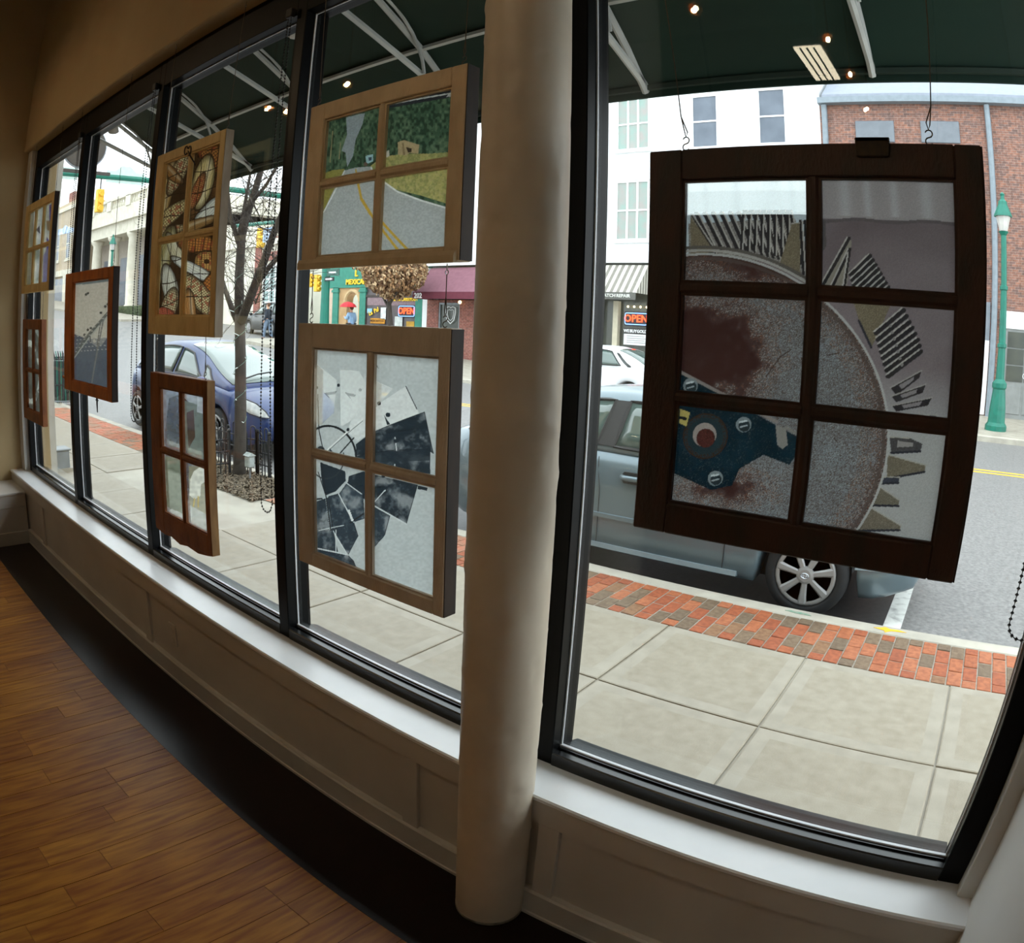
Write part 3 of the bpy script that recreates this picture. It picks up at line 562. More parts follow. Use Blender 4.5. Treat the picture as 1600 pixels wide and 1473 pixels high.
def sash(name, label, X, Z, XI, ZI, vm, hm, mat, side, corners, painter, step=.0016, mw=.011, lower=None, thick=None):
    yb = thick or YB
    t = thing(name, label, 'window sash', ((X[0]+X[1])/2, 1.48, Z[0]))
    for a, b in ((X[0], XI[0]), (XI[1], X[1]-.003)): B(a, b, YF, yb, Z[0], Z[1]).build('stile', mat, t, bevel=.003)
    B(XI[0], XI[1], YF, yb, ZI[1], Z[1]).build('rail', mat, t, bevel=.003)
    B(XI[0], XI[1], YF, yb, Z[0], ZI[0]).build('rail', mat, t, bevel=.003)
    B(X[1]-.003, X[1], YF+.002, yb, Z[0]+.002, Z[1]-.002).build('edge', side, t)
    xs = [XI[0]]+sum([[v-mw, v+mw] for v in vm], [])+[XI[1]]; zs = [ZI[0]]+sum([[h-mw, h+mw] for h in sorted(hm)], [])+[ZI[1]]
    for v in vm: MB().prism([(v-mw, YF+.006), (v-mw*.45, YF+.001), (v+mw*.45, YF+.001), (v+mw, YF+.006), (v+mw, yb-.006), (v-mw, yb-.006)], 'z', ZI[0], ZI[1]).build('muntin', mat, t)
    for h in hm:
        for i in range(0, len(xs), 2):
            MB().prism([(YF+.006, h-mw), (yb-.006, h-mw), (yb-.006, h+mw), (YF+.006, h+mw), (YF+.001, h+mw*.45), (YF+.001, h-mw*.45)], 'x', xs[i], xs[i+1]).build('muntin', mat, t)
    # moulded inner edge of every light
    ym = YF+.018
    for i in range(0, len(xs), 2):
        for j in range(0, len(zs), 2):
            a, b, c, d = xs[i], xs[i+1], zs[j], zs[j+1]; e = .006
            MB().box(a, b, YF+.007, ym, c, c+e).box(a, b, YF+.007, ym, d-e, d).box(a, a+e, YF+.007, ym, c+e, d-e).box(b-e, b, YF+.007, ym, c+e, d-e).build('bead', mat, t)
            p = B(a, b, ym, ym+.003, c, d).build('pane', pane_glass, t)
            if painter: print_film('print', a+.001, b-.001, c+.001, d-.001, ym+.0045, XI, ZI, corners, painter, step, p)
    return t
def hang(t, x, z0, z1, xtop=None, y=1.483):
    """a wire from a screw eye at z1 down to an S hook at z0"""
    xt = x if xtop is None else xtop
    w = MB().tube([(xt, y, z1-.03), (x+(xt-x)*.12, y, z0+.085), (x+.004, y, z0+.045), (x, y, z0+.034), (x-.004, y, z0+.05), (x+(xt-x)*.12, y, z0+.085)], .0015, 5).build('wire', wire, t)
    hk = [(x+.008*math.sin(a)*(1 if q == 0 else -1), y, z0+(.026 if q == 0 else .01)+.008*math.cos(a)*(1)) for q, r in ((0, np.linspace(-1.2, 3.14, 8)), (1, np.linspace(0, 4.2, 8))) for a in r]
    MB().tube(hk, .0016, 5).build('s_hook', wire, t)
    MB().tube([(x, y, z0-.012), (x, y, z0+.004)], .0022, 5).build('eye_screw', wire, t)
    MB().tube([(xt+.006*math.cos(a), y, z1-.024+.006*math.sin(a)) for a in np.linspace(0, 2*PI, 9)[:-1]], .0014, 5, closed=True).tube([(xt, y, z1-.018), (xt, y, z1)], .0016, 5).build('screw_eye', chrome, t)

SO = 3.127
H = sash('gear_window_sash', 'large dark brown six pane sash printed with a rusty toothed gear', (-.715, .037), (1.315, 2.175), (-.635, -.025), (1.385, 2.105), [-.333], [1.864, 1.622], redbrown_wood, side_dark,
         [(1066, 283), (1487, 278), (1052, 790), (1458, 850)], paint_gear)
hang(H, -.632, 2.175, SO, -.73); hang(H, -.078, 2.175, SO, -.0)
MB().prism([(-.235, 2.145), (-.165, 2.145), (-.162, 2.186), (-.238, 2.186)], 'y', YF-.006, YF).box(-.236, -.164, YF-.006, YF+.03, 2.176, 2.186).build('sash_latch', M('rusted_iron', (34, 28, 20), .7, rgb2=(60, 46, 26), nscale=40), H, bevel=.002)
F = sash('road_window_sash', 'cream four pane sash printed with a country road and trees', (-1.975, -1.268), (1.93, 2.497), (-1.895, -1.327), (1.966, 2.437), [-1.612], [2.21], cream_tan, side_dark,
         [(508, 190), (708, 135), (498, 403), (698, 388)], paint_road, thick=1.515)
MB().prism([(YF-.012, 1.925), (YF, 1.925), (YF, 1.958), (YF-.006, 1.958), (YF-.012, 1.945)], 'x', -1.98, -1.28).build('drip_rail', cream_tan, F)
hang(F, -1.955, 2.497, SO, -1.985); hang(F, -1.3, 2.497, SO, -1.29)
G = sash('windmill_window_sash', 'tan four pane sash printed with windmill blades, hung beneath the road picture', (-1.978, -1.287), (.915, 1.747), (-1.897, -1.332), (.962, 1.667), [-1.615], [1.316], taupe_old, side_dark,
         [(489, 545), (686, 555), (492, 860), (683, 945)], paint_windmill, thick=1.515)
hang(G, -1.33, 1.747, 1.925); hang(G, -1.93, 1.747, 1.925)
Dd = sash('corn_window_sash', 'cream four pane sash printed with ears of corn behind netting', (-3.217, -2.553), (1.68, 2.537), (-3.14, -2.6), (1.766, 2.49), [-2.873], [2.115], cream_old, side_pale,
          [(258, 255), (345, 222), (244, 493), (330, 497)], paint_corn, step=.0017)
hang(Dd, -2.575, 2.537, SO, -2.55); hang(Dd, -3.2, 2.537, SO, -3.2)
MB().tube([(-2.9+.016*math.cos(a), YF-.004, 2.505+.02*math.sin(a)) for a in np.linspace(.3, 5.6, 12)], .003, 5).tube([(-2.865+.014*math.cos(a), YF-.004, 2.497+.022*math.sin(a)) for a in np.linspace(-2, 2.6, 12)], .003, 5).tube([(-2.88, YF-.004, 2.5), (-2.84, YF-.012, 2.47), (-2.78, YF-.012, 2.42)], [.003, .004, .003], 5).build('latch', M('iron_latch', (40, 34, 28), .6, rgb2=(66, 54, 40)), Dd)
Ee = sash('chicken_window_sash', 'brown varnished four pane sash with a white hen, hung beneath the corn picture', (-3.187, -2.613), (.75, 1.502), (-3.087, -2.652), (.84, 1.436), [-2.872], [1.145], brown_wood, side_ochre,
          [(252, 607), (320, 617), (255, 800), (324, 835)], paint_chicken, step=.003)
hang(Ee, -2.66, 1.502, 1.68); hang(Ee, -3.15, 1.502, 1.68)
MB().prism([(-3.187, .752), (-3.187, .742), (-3.09, .73), (-3.02, .738), (-2.93, .722), (-2.85, .735), (-2.75, .728), (-2.66, .742), (-2.613, .752)], 'y', YF+.003, YB-.004).build('worn_bottom_edge', brown_wood, Ee)
Cc = sash('roller_coaster_window_sash', 'orange pine single pane sash printed with a steep trestle and birds', (-4.60, -3.712), (1.30, 2.032), (-4.443, -3.785), (1.367, 1.972), [], [], orange_wood, side_dark,
          [(117, 440), (172, 438), (112, 592), (167, 610)], paint_coaster, step=.004)
hang(Cc, -4.53, 2.032, SO, -4.61); hang(Cc, -3.76, 2.032, SO, -3.76)
MB().tube([(-4.0, 1.48, 1.30), (-4.0, 1.48, 1.26), (-3.998, 1.48, 1.215)], [.006, .005, .003], 6).tube([(-4.02, 1.48, 1.285), (-3.98, 1.48, 1.285)], .004, 5).build('bolt', black_iron, Cc)
MB().tube([(-4.66, 1.475, 1.375), (-4.6, 1.475, 1.365)], .008, 6).build('peg', orange_wood, Cc)
Bb = sash('small_wheel_window_sash', 'small brown four pane sash with pale arcs, lowest by the left wall', (-5.768, -5.178), (.975, 1.742), (-5.67, -5.262), (1.06, 1.672), [-5.46], [1.36], brown_wood, brown_wood,
          [(42, 512), (65, 514), (42, 640), (65, 645)], paint_wheel, step=.005)
hang(Bb, -5.7, 1.742, 1.945); hang(Bb, -5.22, 1.742, 1.945)
Aa = sash('iris_window_sash', 'cream six pane sash with purple flowers, highest by the left wall', (-5.848, -5.008), (1.943, 2.637), (-5.765, -5.065), (2.0, 2.575), [-5.535, -5.295], [2.275], cream_old, side_dark,
          [(46, 335), (84, 312), (41, 446), (76, 444)], paint_iris, step=.005)
hang(Aa, -5.05, 2.637, SO); hang(Aa, -5.78, 2.637, SO)

# ------------------------------------------------------------------ beaded pull chains of the roller shades
def bead_chain(x0, x1, ztop, zb, label, y=1.525):
    w = .035; t = thing('beaded_shade_chain', label, 'pull chain', (x1, y, zb), 'beaded shade pull chains')
    pts = [(x0, y, ztop)]; n = 14
    for i in range(1, 6): pts.append((x0+(x1-w-x0)*i/5, y, ztop+(zb+w-ztop)*i/5))
    for i in range(1, n): a = PI+PI*i/n; pts.append((x1+w*math.cos(a), y, zb+w+w*math.sin(a)))
    for i in range(6): pts.append((x1+w+(x0+.012-x1-w)*i/5, y+.004, zb+w+(ztop-zb-w)*i/5))
    MB().tube(pts, .0011, 4).build('cord', bead, t)
    m = MB(); P_ = [Vector(p) for p in pts]; carry = 0; step = .0135
    oc = [(1, 0, 0), (0, 1, 0), (-1, 0, 0), (0, -1, 0), (0, 0, 1), (0, 0, -1)]; of = [(0, 1, 4), (1, 2, 4), (2, 3, 4), (3, 0, 4), (1, 0, 5), (2, 1, 5), (3, 2, 5), (0, 3, 5)]
    for a, b in zip(P_[:-1], P_[1:]):
        L = (b-a).length; s = carry
        while s < L:
            p = a+(b-a)*(s/L); m.add([(p.x+q[0]*.005, p.y+q[1]*.005, p.z+q[2]*.0052) for q in oc], of); s += step
        carry = s-L
    m.build('beads', bead, t, kind='stuff')
    B(x0-.012, x0+.026, y-.01, y+.014, ztop-.02, ztop+.02).build('clutch', trim_black, t, bevel=.003)
bead_chain(-4.74, -4.72, 2.98, 1.26, 'black beaded pull chain in the bay nearest the left wall')
bead_chain(-3.50, -3.545, 2.98, 1.215, 'black beaded pull chain hanging right of the pine framed picture')
bead_chain(-2.268, -2.266, 2.98, 1.02, 'black beaded pull chain hanging in front of the blue car')
bead_chain(.225, .222, 2.98, 1.195, 'black beaded pull chain right of the gear picture')

# ================================================================== STREET
ZS, ZR = -.08, -.22            # pavement, road
def hill(x): return max(0., (-15.-x)*.056)
def terrain(name, mat, y0, y1, z, x0, x1, thick=.3, step=2.):
    xs = np.arange(x0, x1+.01, step); xs = list(xs)+([x1] if xs[-1] < x1-.01 else [])
    secs = [[(xx, y0, z+hill(xx)), (xx, y1, z+hill(xx)), (xx, y1, z+hill(xx)-thick), (xx, y0, z+hill(xx)-thick)] for xx in xs]
    return struct(MB().loft(secs).build(name, mat))
terrain('ground_road', asphalt, 4.70, 17.62, ZR, -30, 14)
terrain('ground_crossing', asphalt, 17.62, 60, ZR, -43, -28.9)
terrain('ground_road_far', asphalt, -2, 17.62, ZR-.005, -130, -30)
terrain('ground_plaza', concrete, 17.62, 60, ZS, -130, -43)
walk = terrain('sidewalk', concrete, 1.70, 4.62, ZS-.012, -30, 10)
tooled = M('tooled_slab_edge', (152, 144, 129), .6, rgb2=(140, 132, 117), nscale=7, bump=.1, bscale=120)
xs = [.23+.93*k for k in range(-17, 3)]
for xa in xs:
    for ya, yb in ((1.76, 2.2), (2.2, 3.1), (3.1, 4.02)):
        if -8.2 < xa < -6.2 and ya > 3: continue
        x0, x1, y0, y1, zt, e = xa+.006, xa+.924, ya+.006, yb-.006, .013+random.uniform(-.0015, .0015), .085
        sl = MB().add([(x0, y0, -.03), (x1, y0, -.03), (x1, y1, -.03), (x0, y1, -.03), (x0, y0, zt-.003), (x1, y0, zt-.003), (x1, y1, zt-.003), (x0, y1, zt-.003),
                       (x0+.008, y0+.008, zt), (x1-.008, y0+.008, zt), (x1-.008, y1-.008, zt), (x0+.008, y1-.008, zt), (x0+e, y0+e, zt), (x1-e, y0+e, zt), (x1-e, y1-e, zt), (x0+e, y1-e, zt)],
                      [(0, 1, 5, 4), (1, 2, 6, 5), (2, 3, 7, 6), (3, 0, 4, 7), (4, 5, 9, 8), (5, 6, 10, 9), (6, 7, 11, 10), (7, 4, 8, 11), (8, 9, 13, 12), (9, 10, 14, 13), (10, 11, 15, 14), (11, 8, 12, 15), (12, 13, 14, 15)]).build('slab', concrete_slab, walk)
        sl.data.materials.append(tooled)
        for p_ in sl.data.polygons:
            if 8 <= p_.index <= 11: p_.material_index = 1
for o in walk.children: o.location = (0, 0, ZS-.013)
kerb = struct(B(-30, 12, 4.62, 4.78, ZR-.2, ZS).build('kerb_near', M('kerb_concrete', (178, 172, 158), .7, rgb2=(158, 152, 140), nscale=4), bevel=.015))
bp = MB().box(-.0462, .0462, -.0945, .0945, -.06, .0).build('brick', brick_pave, walk, bevel=.004); bme = bp.data; bevm = True
first = True; n = 0
PIT = (-8.05, -6.05, 3.9, 4.62)
far = MB()
for i in range(-150, 11):
    xc = .05+i*.1
    for j in range(-1, 3):
        yc = 4.12+j*.2+(.1 if i % 2 else 0)
        if yc > 4.62 or yc < 4.0: continue
        if PIT[0] < xc < PIT[1]: continue
        zz = ZS+random.uniform(-.003, .002); ya, yb = max(4.022, yc-.0965), min(4.618, yc+.0965)
        if yb-ya < .03: continue
        near = xc > -3.6 or (-10.9 < xc < -8.05)
        if near:
            if first: b = bp; first = False
            else: b = bp.copy(); COL.objects.link(b)
            b.parent = walk; b.location = (xc, (ya+yb)/2, zz); b.scale = (1, (yb-ya)/.193, 1); n += 1
        else: far.box(xc-.0475, xc+.0475, ya, yb, zz-.06, zz)
B(-30, 2.2, 4.022, 4.618, ZS-.06, ZS-.006).build('sand_joint', M('joint_sand', (150, 142, 130), .9, rgb2=(128, 120, 108), nscale=40), walk)
far.build('brick_field', M('brick_paver_far', (182, 96, 66), .7, rgb2=(134, 108, 84), nscale=5), walk, kind='stuff')
struct(B(-6.4, -.345, 4.78, 6.95, ZR-.02, ZR+.003).build('ground_car_shade', M('car_shade_asphalt', (70, 69, 69), .4, rgb2=(56, 56, 57), nscale=24, detail=8, bump=.4, bscale=120)))  # dark slab: the silver car's shade and reflection put into its colour
struct(B(-.345, -.205, 4.785, 6.9, ZR-.01, ZR+.004).build('trim_20', white_line), 'painted white parking stall line')
for i, yy in enumerate((12.82, 13.08)): struct(B(-30, 12, yy, yy+.1, ZR-.01, ZR+.004).build('trim_%d' % (22+i), yellow_line), 'painted yellow centre line')
tag(MB().prism([(-.38, 4.70), (-.3, 4.68), (-.29, 4.65), (-.25, 4.69), (-.14, 4.71), (-.2, 4.73), (-.26, 4.72), (-.3, 4.745), (-.33, 4.72)], 'z', ZS-.001, ZS+.003).build('kerb_paint_mark', yellow_line), 'splash of yellow paint on the kerb by the white stall line', 'paint mark')
tag(MB().prism([(-1.04, 4.70), (-.95, 4.685), (-.84, 4.69), (-.86, 4.715), (-1.0, 4.72)], 'z', ZS-.001, ZS+.003).build('kerb_paint_mark', M('green_kerb_paint', (92, 140, 118), .7, rgb2=(140, 150, 134), nscale=30)), 'faded green paint mark on the kerb under the silver car', 'paint mark')
struct(B(-29, 12, 17.40, 17.62, ZR-.2, ZS).build('kerb_far', M('kerb_concrete', None), bevel=.02))
terrain('sidewalk_far', concrete, 17.62, 23.2, ZS, -28.9, 12)

# ------------------------------------------------------------------ own shopfront outside: pier and green awning
struct(B(-6.62, -6.16, 1.66, 1.86, ZS-.1, 3.6).build('pier_left', M('pier_paint', (206, 204, 196), .6, rgb2=(190, 188, 180))))
struct(B(-14, -6.62, 1.5, 1.72, ZS-.1, 4.9).build('wall_neighbour', stone))
aw = thing('shop_awning', 'dark green canvas shop awning on white tube ribs over the windows', 'awning', (-1.5, 1.75, 3.45))
prof = [(1.752, 3.50), (2.06, 3.335), (2.42, 3.135), (2.62, 2.995), (2.80, 2.845)]
cv = []
RX = [-5.46, -4.44, -3.42, -2.40, -1.38, -.36, .66, 1.68, 2.70]
out = prof+[(y, z+.006) for y, z in prof[::-1]]
MB().prism(out, 'x', RX[0], RX[-1]).build('canvas', canvas, aw)
MB().prism([(2.797, 2.845), (2.81, 2.845), (2.812, 2.80), (2.799, 2.80)], 'x', RX[0], RX[-1]).build('valance', canvas, aw)
MB().prism([(2.775, 2.83), (2.80, 2.83), (2.80, 2.852), (2.775, 2.852)], 'x', RX[0], RX[-1]).build('front_bar', M('awning_bar', (44, 62, 55), .6, rgb2=(38, 54, 48)), aw)
MB().tube([(RX[0], 2.42, 3.115), (RX[-1], 2.42, 3.115)], .016, 6).build('purlin', tube_white, aw)
MB().tube([(RX[0], 1.77, 3.45), (RX[-1], 1.77, 3.45)], .016, 6).build('wall_bar', tube_white, aw)
MB().tube([(RX[0], 1.77, 3.20), (RX[-1], 1.77, 3.20)], .014, 6).build('wall_bar', tube_white, aw)
for rx in RX:
    r = MB().tube([(rx, y-.008, z-.022) for y, z in prof], .017, 6).build('rib', tube_white, aw)
    MB().tube([(rx, 1.77, 3.205), (rx, 2.79, 2.85)], .017, 6).build('strut', tube_white, aw)
    MB().tube([(rx+.03, 1.80+.86*math.sin(a)*.72, 3.36-.44*(1-math.cos(a))) for a in np.linspace(.05, 1.45, 10)], .009, 6).build('brace', tube_white, aw)
w_ = thing('downlight', 'round white lamp under the green awning beside the window mullion', 'lamp', (-2.62, 1.79, 3.04))
MB().lathe([(.001, 1.76), (.035, 1.76), (.05, 1.80), (.045, 1.84), (.001, 1.85)], 16, (-2.62, 0, 3.10), 'y').build('lens', white_paint, w_, smooth=True); B(-2.635, -2.605, 1.72, 1.77, 3.08, 3.12).build('bracket', steel, w_)
w_ = thing('floodlight', 'small white floodlight under the left end of the green awning', 'lamp', (-5.2, 1.9, 3.2))
MB().tube([(-5.2, 1.95, 3.26), (-5.2, 1.95, 3.22), (-5.24, 1.97, 3.17)], [.012, .03, .045], 12).build('head', white_paint, w_, smooth=True); B(-5.21, -5.19, 1.94, 1.96, 3.25, 3.36).build('bracket', steel, w_)
# oval blade sign hanging off the neighbour's wall
sg = thing('blade_sign', 'dark oval blade sign hanging beyond the leftmost shop window', 'sign', (-6.95, 2.25, 3.2))
MB().prism([(2.30+.24*math.cos(a), 3.44+.22*math.sin(a)) for a in np.linspace(0, 2*PI, 28)[:-1]], 'x', -6.97, -6.93).build('board', M('sign_brown', (74, 66, 58), .5, rgb2=(64, 58, 52)), sg)
MB().tube([(-6.95, 2.30+.245*math.cos(a), 3.44+.225*math.sin(a)) for a in np.linspace(0, 2*PI, 29)[:-1]], .014, 6, closed=True).build('rim', M('sign_rim', (190, 196, 204), .4, rgb2=(170, 176, 186)), sg)
B(-6.97, -6.93, 1.72, 2.62, 3.165, 3.195).box(-6.965, -6.935, 1.95, 1.98, 3.195, 3.7).build('bracket', M('bracket_brown', (58, 52, 50), .5, rgb2=(66, 60, 56)), sg)

# ================================================================== CARS
def smooth_lerp(tab, x):
    xs = [t[0] for t in tab]; ys = [t[1] for t in tab]; return float(np.interp(x, xs, ys))
def chaikin(tab, n=2):
    for _ in range(n):
        q = [tab[0]]
        for a, b in zip(tab[:-1], tab[1:]): q += [(a[0]*.75+b[0]*.25, a[1]*.75+b[1]*.25), (a[0]*.25+b[0]*.75, a[1]*.25+b[1]*.75)]
        tab = q+[tab[-1]]
    return tab
def wheel(cx, cy, cz, r, side, parent, spokes, rim_r=.72, wd=.2):
    s = side; t = MB().lathe([(r*.71, -s*.03), (r*.735, s*.0), (r*.80, s*.014), (r*.95, s*.0), (r, -s*.03), (r, -s*(wd-.03)), (r*.93, -s*wd), (r*.5, -s*wd)], 32, (cx, cy, cz), 'y').build('tyre', tyre, parent, smooth=True)
    MB().lathe([(.001, -s*.055), (r*rim_r*.97, -s*.05)], 28, (cx, cy, cz), 'y').build('brake_shadow', trim_black, t)
    h = MB().lathe([(r*rim_r*.86, s*.004), (r*rim_r*.93, s*.012), (r*rim_r, s*.004), (r*rim_r*1.0, -s*.02), (r*rim_r*.86, -s*.02), (r*rim_r*.86, s*.004)], 32, (cx, cy, cz), 'y').build('rim', hubcap, t, smooth=True)
    m = MB()
    for k in range(spokes):
        a = 2*PI*k/spokes+.25; ca, sa = math.cos(a), math.sin(a); r0, r1 = r*rim_r*.26, r*rim_r*.92; w0, w1 = r*.075, r*.115
        q = []
        for rr, ww in ((r0, w0), ((r0+r1)/2, (w0+w1)/2*.92), (r1, w1)):
            q.append([(cx+ca*rr-sa*e*ww, cy+s*d, cz+sa*rr+ca*e*ww) for e, d in ((-1, .002), (-.5, .016), (.5, .016), (1, .002), (1, -.02), (-1, -.02))])
        m.loft(q)
    m.build('spokes', hubcap, t)
    hb = MB().lathe([(.001, s*.024), (r*.14, s*.024), (r*.2, s*.016), (r*.22, s*.0)], 20, (cx, cy, cz), 'y').build('hub_cap', hubcap, t)
    e = MB()
    for rx_, rz_ in ((r*.09, r*.06), (r*.045, r*.06), (r*.085, r*.025)): e.tube([(cx+rx_*math.cos(a), cy+s*.026, cz+rz_*math.sin(a)+(.02*r if rz_ < r*.03 else 0)) for a in np.linspace(0, 2*PI, 17)[:-1]], r*.008, 4, closed=True)
    return t, e
def make_car(name, label, loc, rotz, L, Wd, xr, xf, R, shoulder, roof, paint, windows, wshield, rshield=None, spokes=7, extras=None, zb0=.2, emblem=False, side=(-1, 1)):
    t = thing(name, label, 'car', loc, rotz=rotz, local=True)
    sh = chaikin(shoulder); rf = chaikin(roof)
    def hw(x): u = abs(x-L/2)/(L/2); return Wd/2*(1-.30*u**7-.03*u**2)
    zs_ = lambda x: smooth_lerp(sh, x)
    def zb(x):
        z = zb0+.10*max(0, abs(x-L/2)/(L/2)-.86)/.14
        for c in (xr, xf):
            d = abs(x-c); Ra = R+.055
            if d < Ra: z = max(z, R+math.sqrt(Ra*Ra-d*d))
        return z
    st = sorted(set([0, .02, .06, .14]+list(np.linspace(.25, L-.25, 40))+[L-.14, L-.06, L-.02, L]+[c+s*(R+.055)*k for c in (xr, xf) for s in (-1, 1) for k in (1, .995, .96, .88, .75, .55, .3)]+[xr, xf]))
    secs = []
    for x in st:
        w = hw(x); b = min(zb(x), zs_(x)-.08); z = zs_(x); h = z-b; e = min(x, L-x); k = 1-.55*max(0, 1-e/.06)**2
        if e < .06: b += .06*(1-e/.06)
        half = [(w*k-.05, b), (w*k-.008, b+.08*h), (w*k, b+.40*h), (w*k-.004, b+.62*h), (w*k-.028, b+.84*h), (w*k-.075, z-.025), (w*k-.16, z), (w*k*.45, z+.022), (0, z+.028)]
        secs.append([(x, -y, zz) for y, zz in half]+[(x, y, zz) for y, zz in half[::-1][1:]])
    MB().loft(secs).build('body', paint, t, smooth=True)
    B(.5, L-.6, -Wd/2+.24, Wd/2-.24, zb0, zb0+.35).build('underside', trim_black, t)
    g0, g1 = rf[0][0], rf[-1][0]; zr = lambda x: smooth_lerp(rf, x)
    def gsec(x):
        z0 = zs_(x)-.02; z1 = max(zr(x), z0+.012); k = min(1, (z1-z0)/.38); w = hw(x)
        wb = w-.085; wt = wb-.19*k
        return z0, z1, wb, wt, k
    gs = []
    for x in np.linspace(g0, g1, 36):
        z0, z1, wb, wt, k = gsec(x); half = [(wb, z0), (wb-.01*k, z0+.05*k), (wt, z1-.075*k), (wt-.05*k, z1-.02*k), (wt*.55, z1+.012), (0, z1+.02)]
        gs.append([(x, -y, zz) for y, zz in half]+[(x, y, zz) for y, zz in half[::-1][1:]])
    MB().loft(gs).build('cabin', paint, t, smooth=True)
    def sp(x, q, s, off=.006):
        z0, z1, wb, wt, k = gsec(x); a = (wb-.01*k, z0+.05*k); b = (wt, z1-.075*k); return (x, s*(a[0]+(b[0]-a[0])*q+off), a[1]+(b[1]-a[1])*q+.002)
    for s in side:
        for wn in windows:
            (xa, xb, xc_, xd) = wn     # bottom rear, bottom front, top front, top rear
            n = 8; bot = [xa+(xb-xa)*i/n for i in range(n+1)]; top = [xd+(xc_-xd)*i/n for i in range(n+1)]
            rows = [[sp(bx+(tx-bx)*q, q, s) for bx, tx in zip(bot, top)] for q in (.03, .35, .7, .97)]
            v = [p for r_ in rows for p in r_]; f = [(i*(n+1)+j, i*(n+1)+j+1, (i+1)*(n+1)+j+1, (i+1)*(n+1)+j) for i in range(3) for j in range(n)]
            gl = MB().add(v, f).build('side_window', car_glass, t, smooth=True, fixn=False); so = gl.modifiers.new('thickness', 'SOLIDIFY'); so.thickness = .004; so.offset = 0
            rim = [sp(bx, .0, s, .004) for bx in bot]+[sp(bot[-1]+(top[-1]-bot[-1])*q, q, s, .004) for q in (.35, .7)]+[sp(tx, 1., s, .004) for tx in top[::-1]]+[sp(bot[0]+(top[0]-bot[0])*q, q, s, .004) for q in (.7, .35)]
            MB().tube(rim, .016, 5, closed=True).build('window_seal', trim_black, gl)
    def screen(nm, xa, xb, m=.92):
        n = 10; v = []; nx = 8
        for i in range(nx+1):
            x = xa+(xb-xa)*i/nx; z0, z1, wb, wt, k = gsec(x); w = (wt-.05*k)*m
            for j in range(n+1):
                u = -1+2*j/n; y = u*w; au = abs(y)
                z = np.interp(au, [0, wt*.55, max(wt*.55+.01, wt-.05*k), wt+.001], [z1+.02, z1+.012, z1-.02*k, z1-.075*k]); v.append((x, y, z+.012))
        f = [(i*(n+1)+j, i*(n+1)+j+1, (i+1)*(n+1)+j+1, (i+1)*(n+1)+j) for i in range(nx) for j in range(n)]
        o = MB().add(v, f).build(nm, car_glass, t, smooth=True, fixn=False); so = o.modifiers.new('thickness', 'SOLIDIFY'); so.thickness = .006; so.offset = 0; return o
    ws = screen('windscreen', *wshield)
    if rshield: screen('rear_window', *rshield)
    for cx in (xr, xf):
        for s in (-1, 1):
            wt_, e = wheel(cx, s*(hw(cx)-.02), R, R, s, t, spokes)
            if emblem: e.build('wheel_emblem', chrome, wt_)
    if extras: extras(t, hw, zs_, sp, zb)
    return t

silver_blue = M('silver_blue_paint', (104, 121, 130), .3, metal=.3, rgb2=(99, 116, 124), nscale=2, coat=.5)
prius_blue = M('blue_car_paint', (18, 46, 98), .35, metal=.0, rgb2=(16, 42, 90), nscale=2, coat=.3)
white_car = M('white_car_paint', (226, 228, 230), .3, rgb2=(220, 222, 226), coat=.6)
black_car = M('black_car_paint', (18, 21, 26), .35, rgb2=(22, 26, 30), coat=.3)

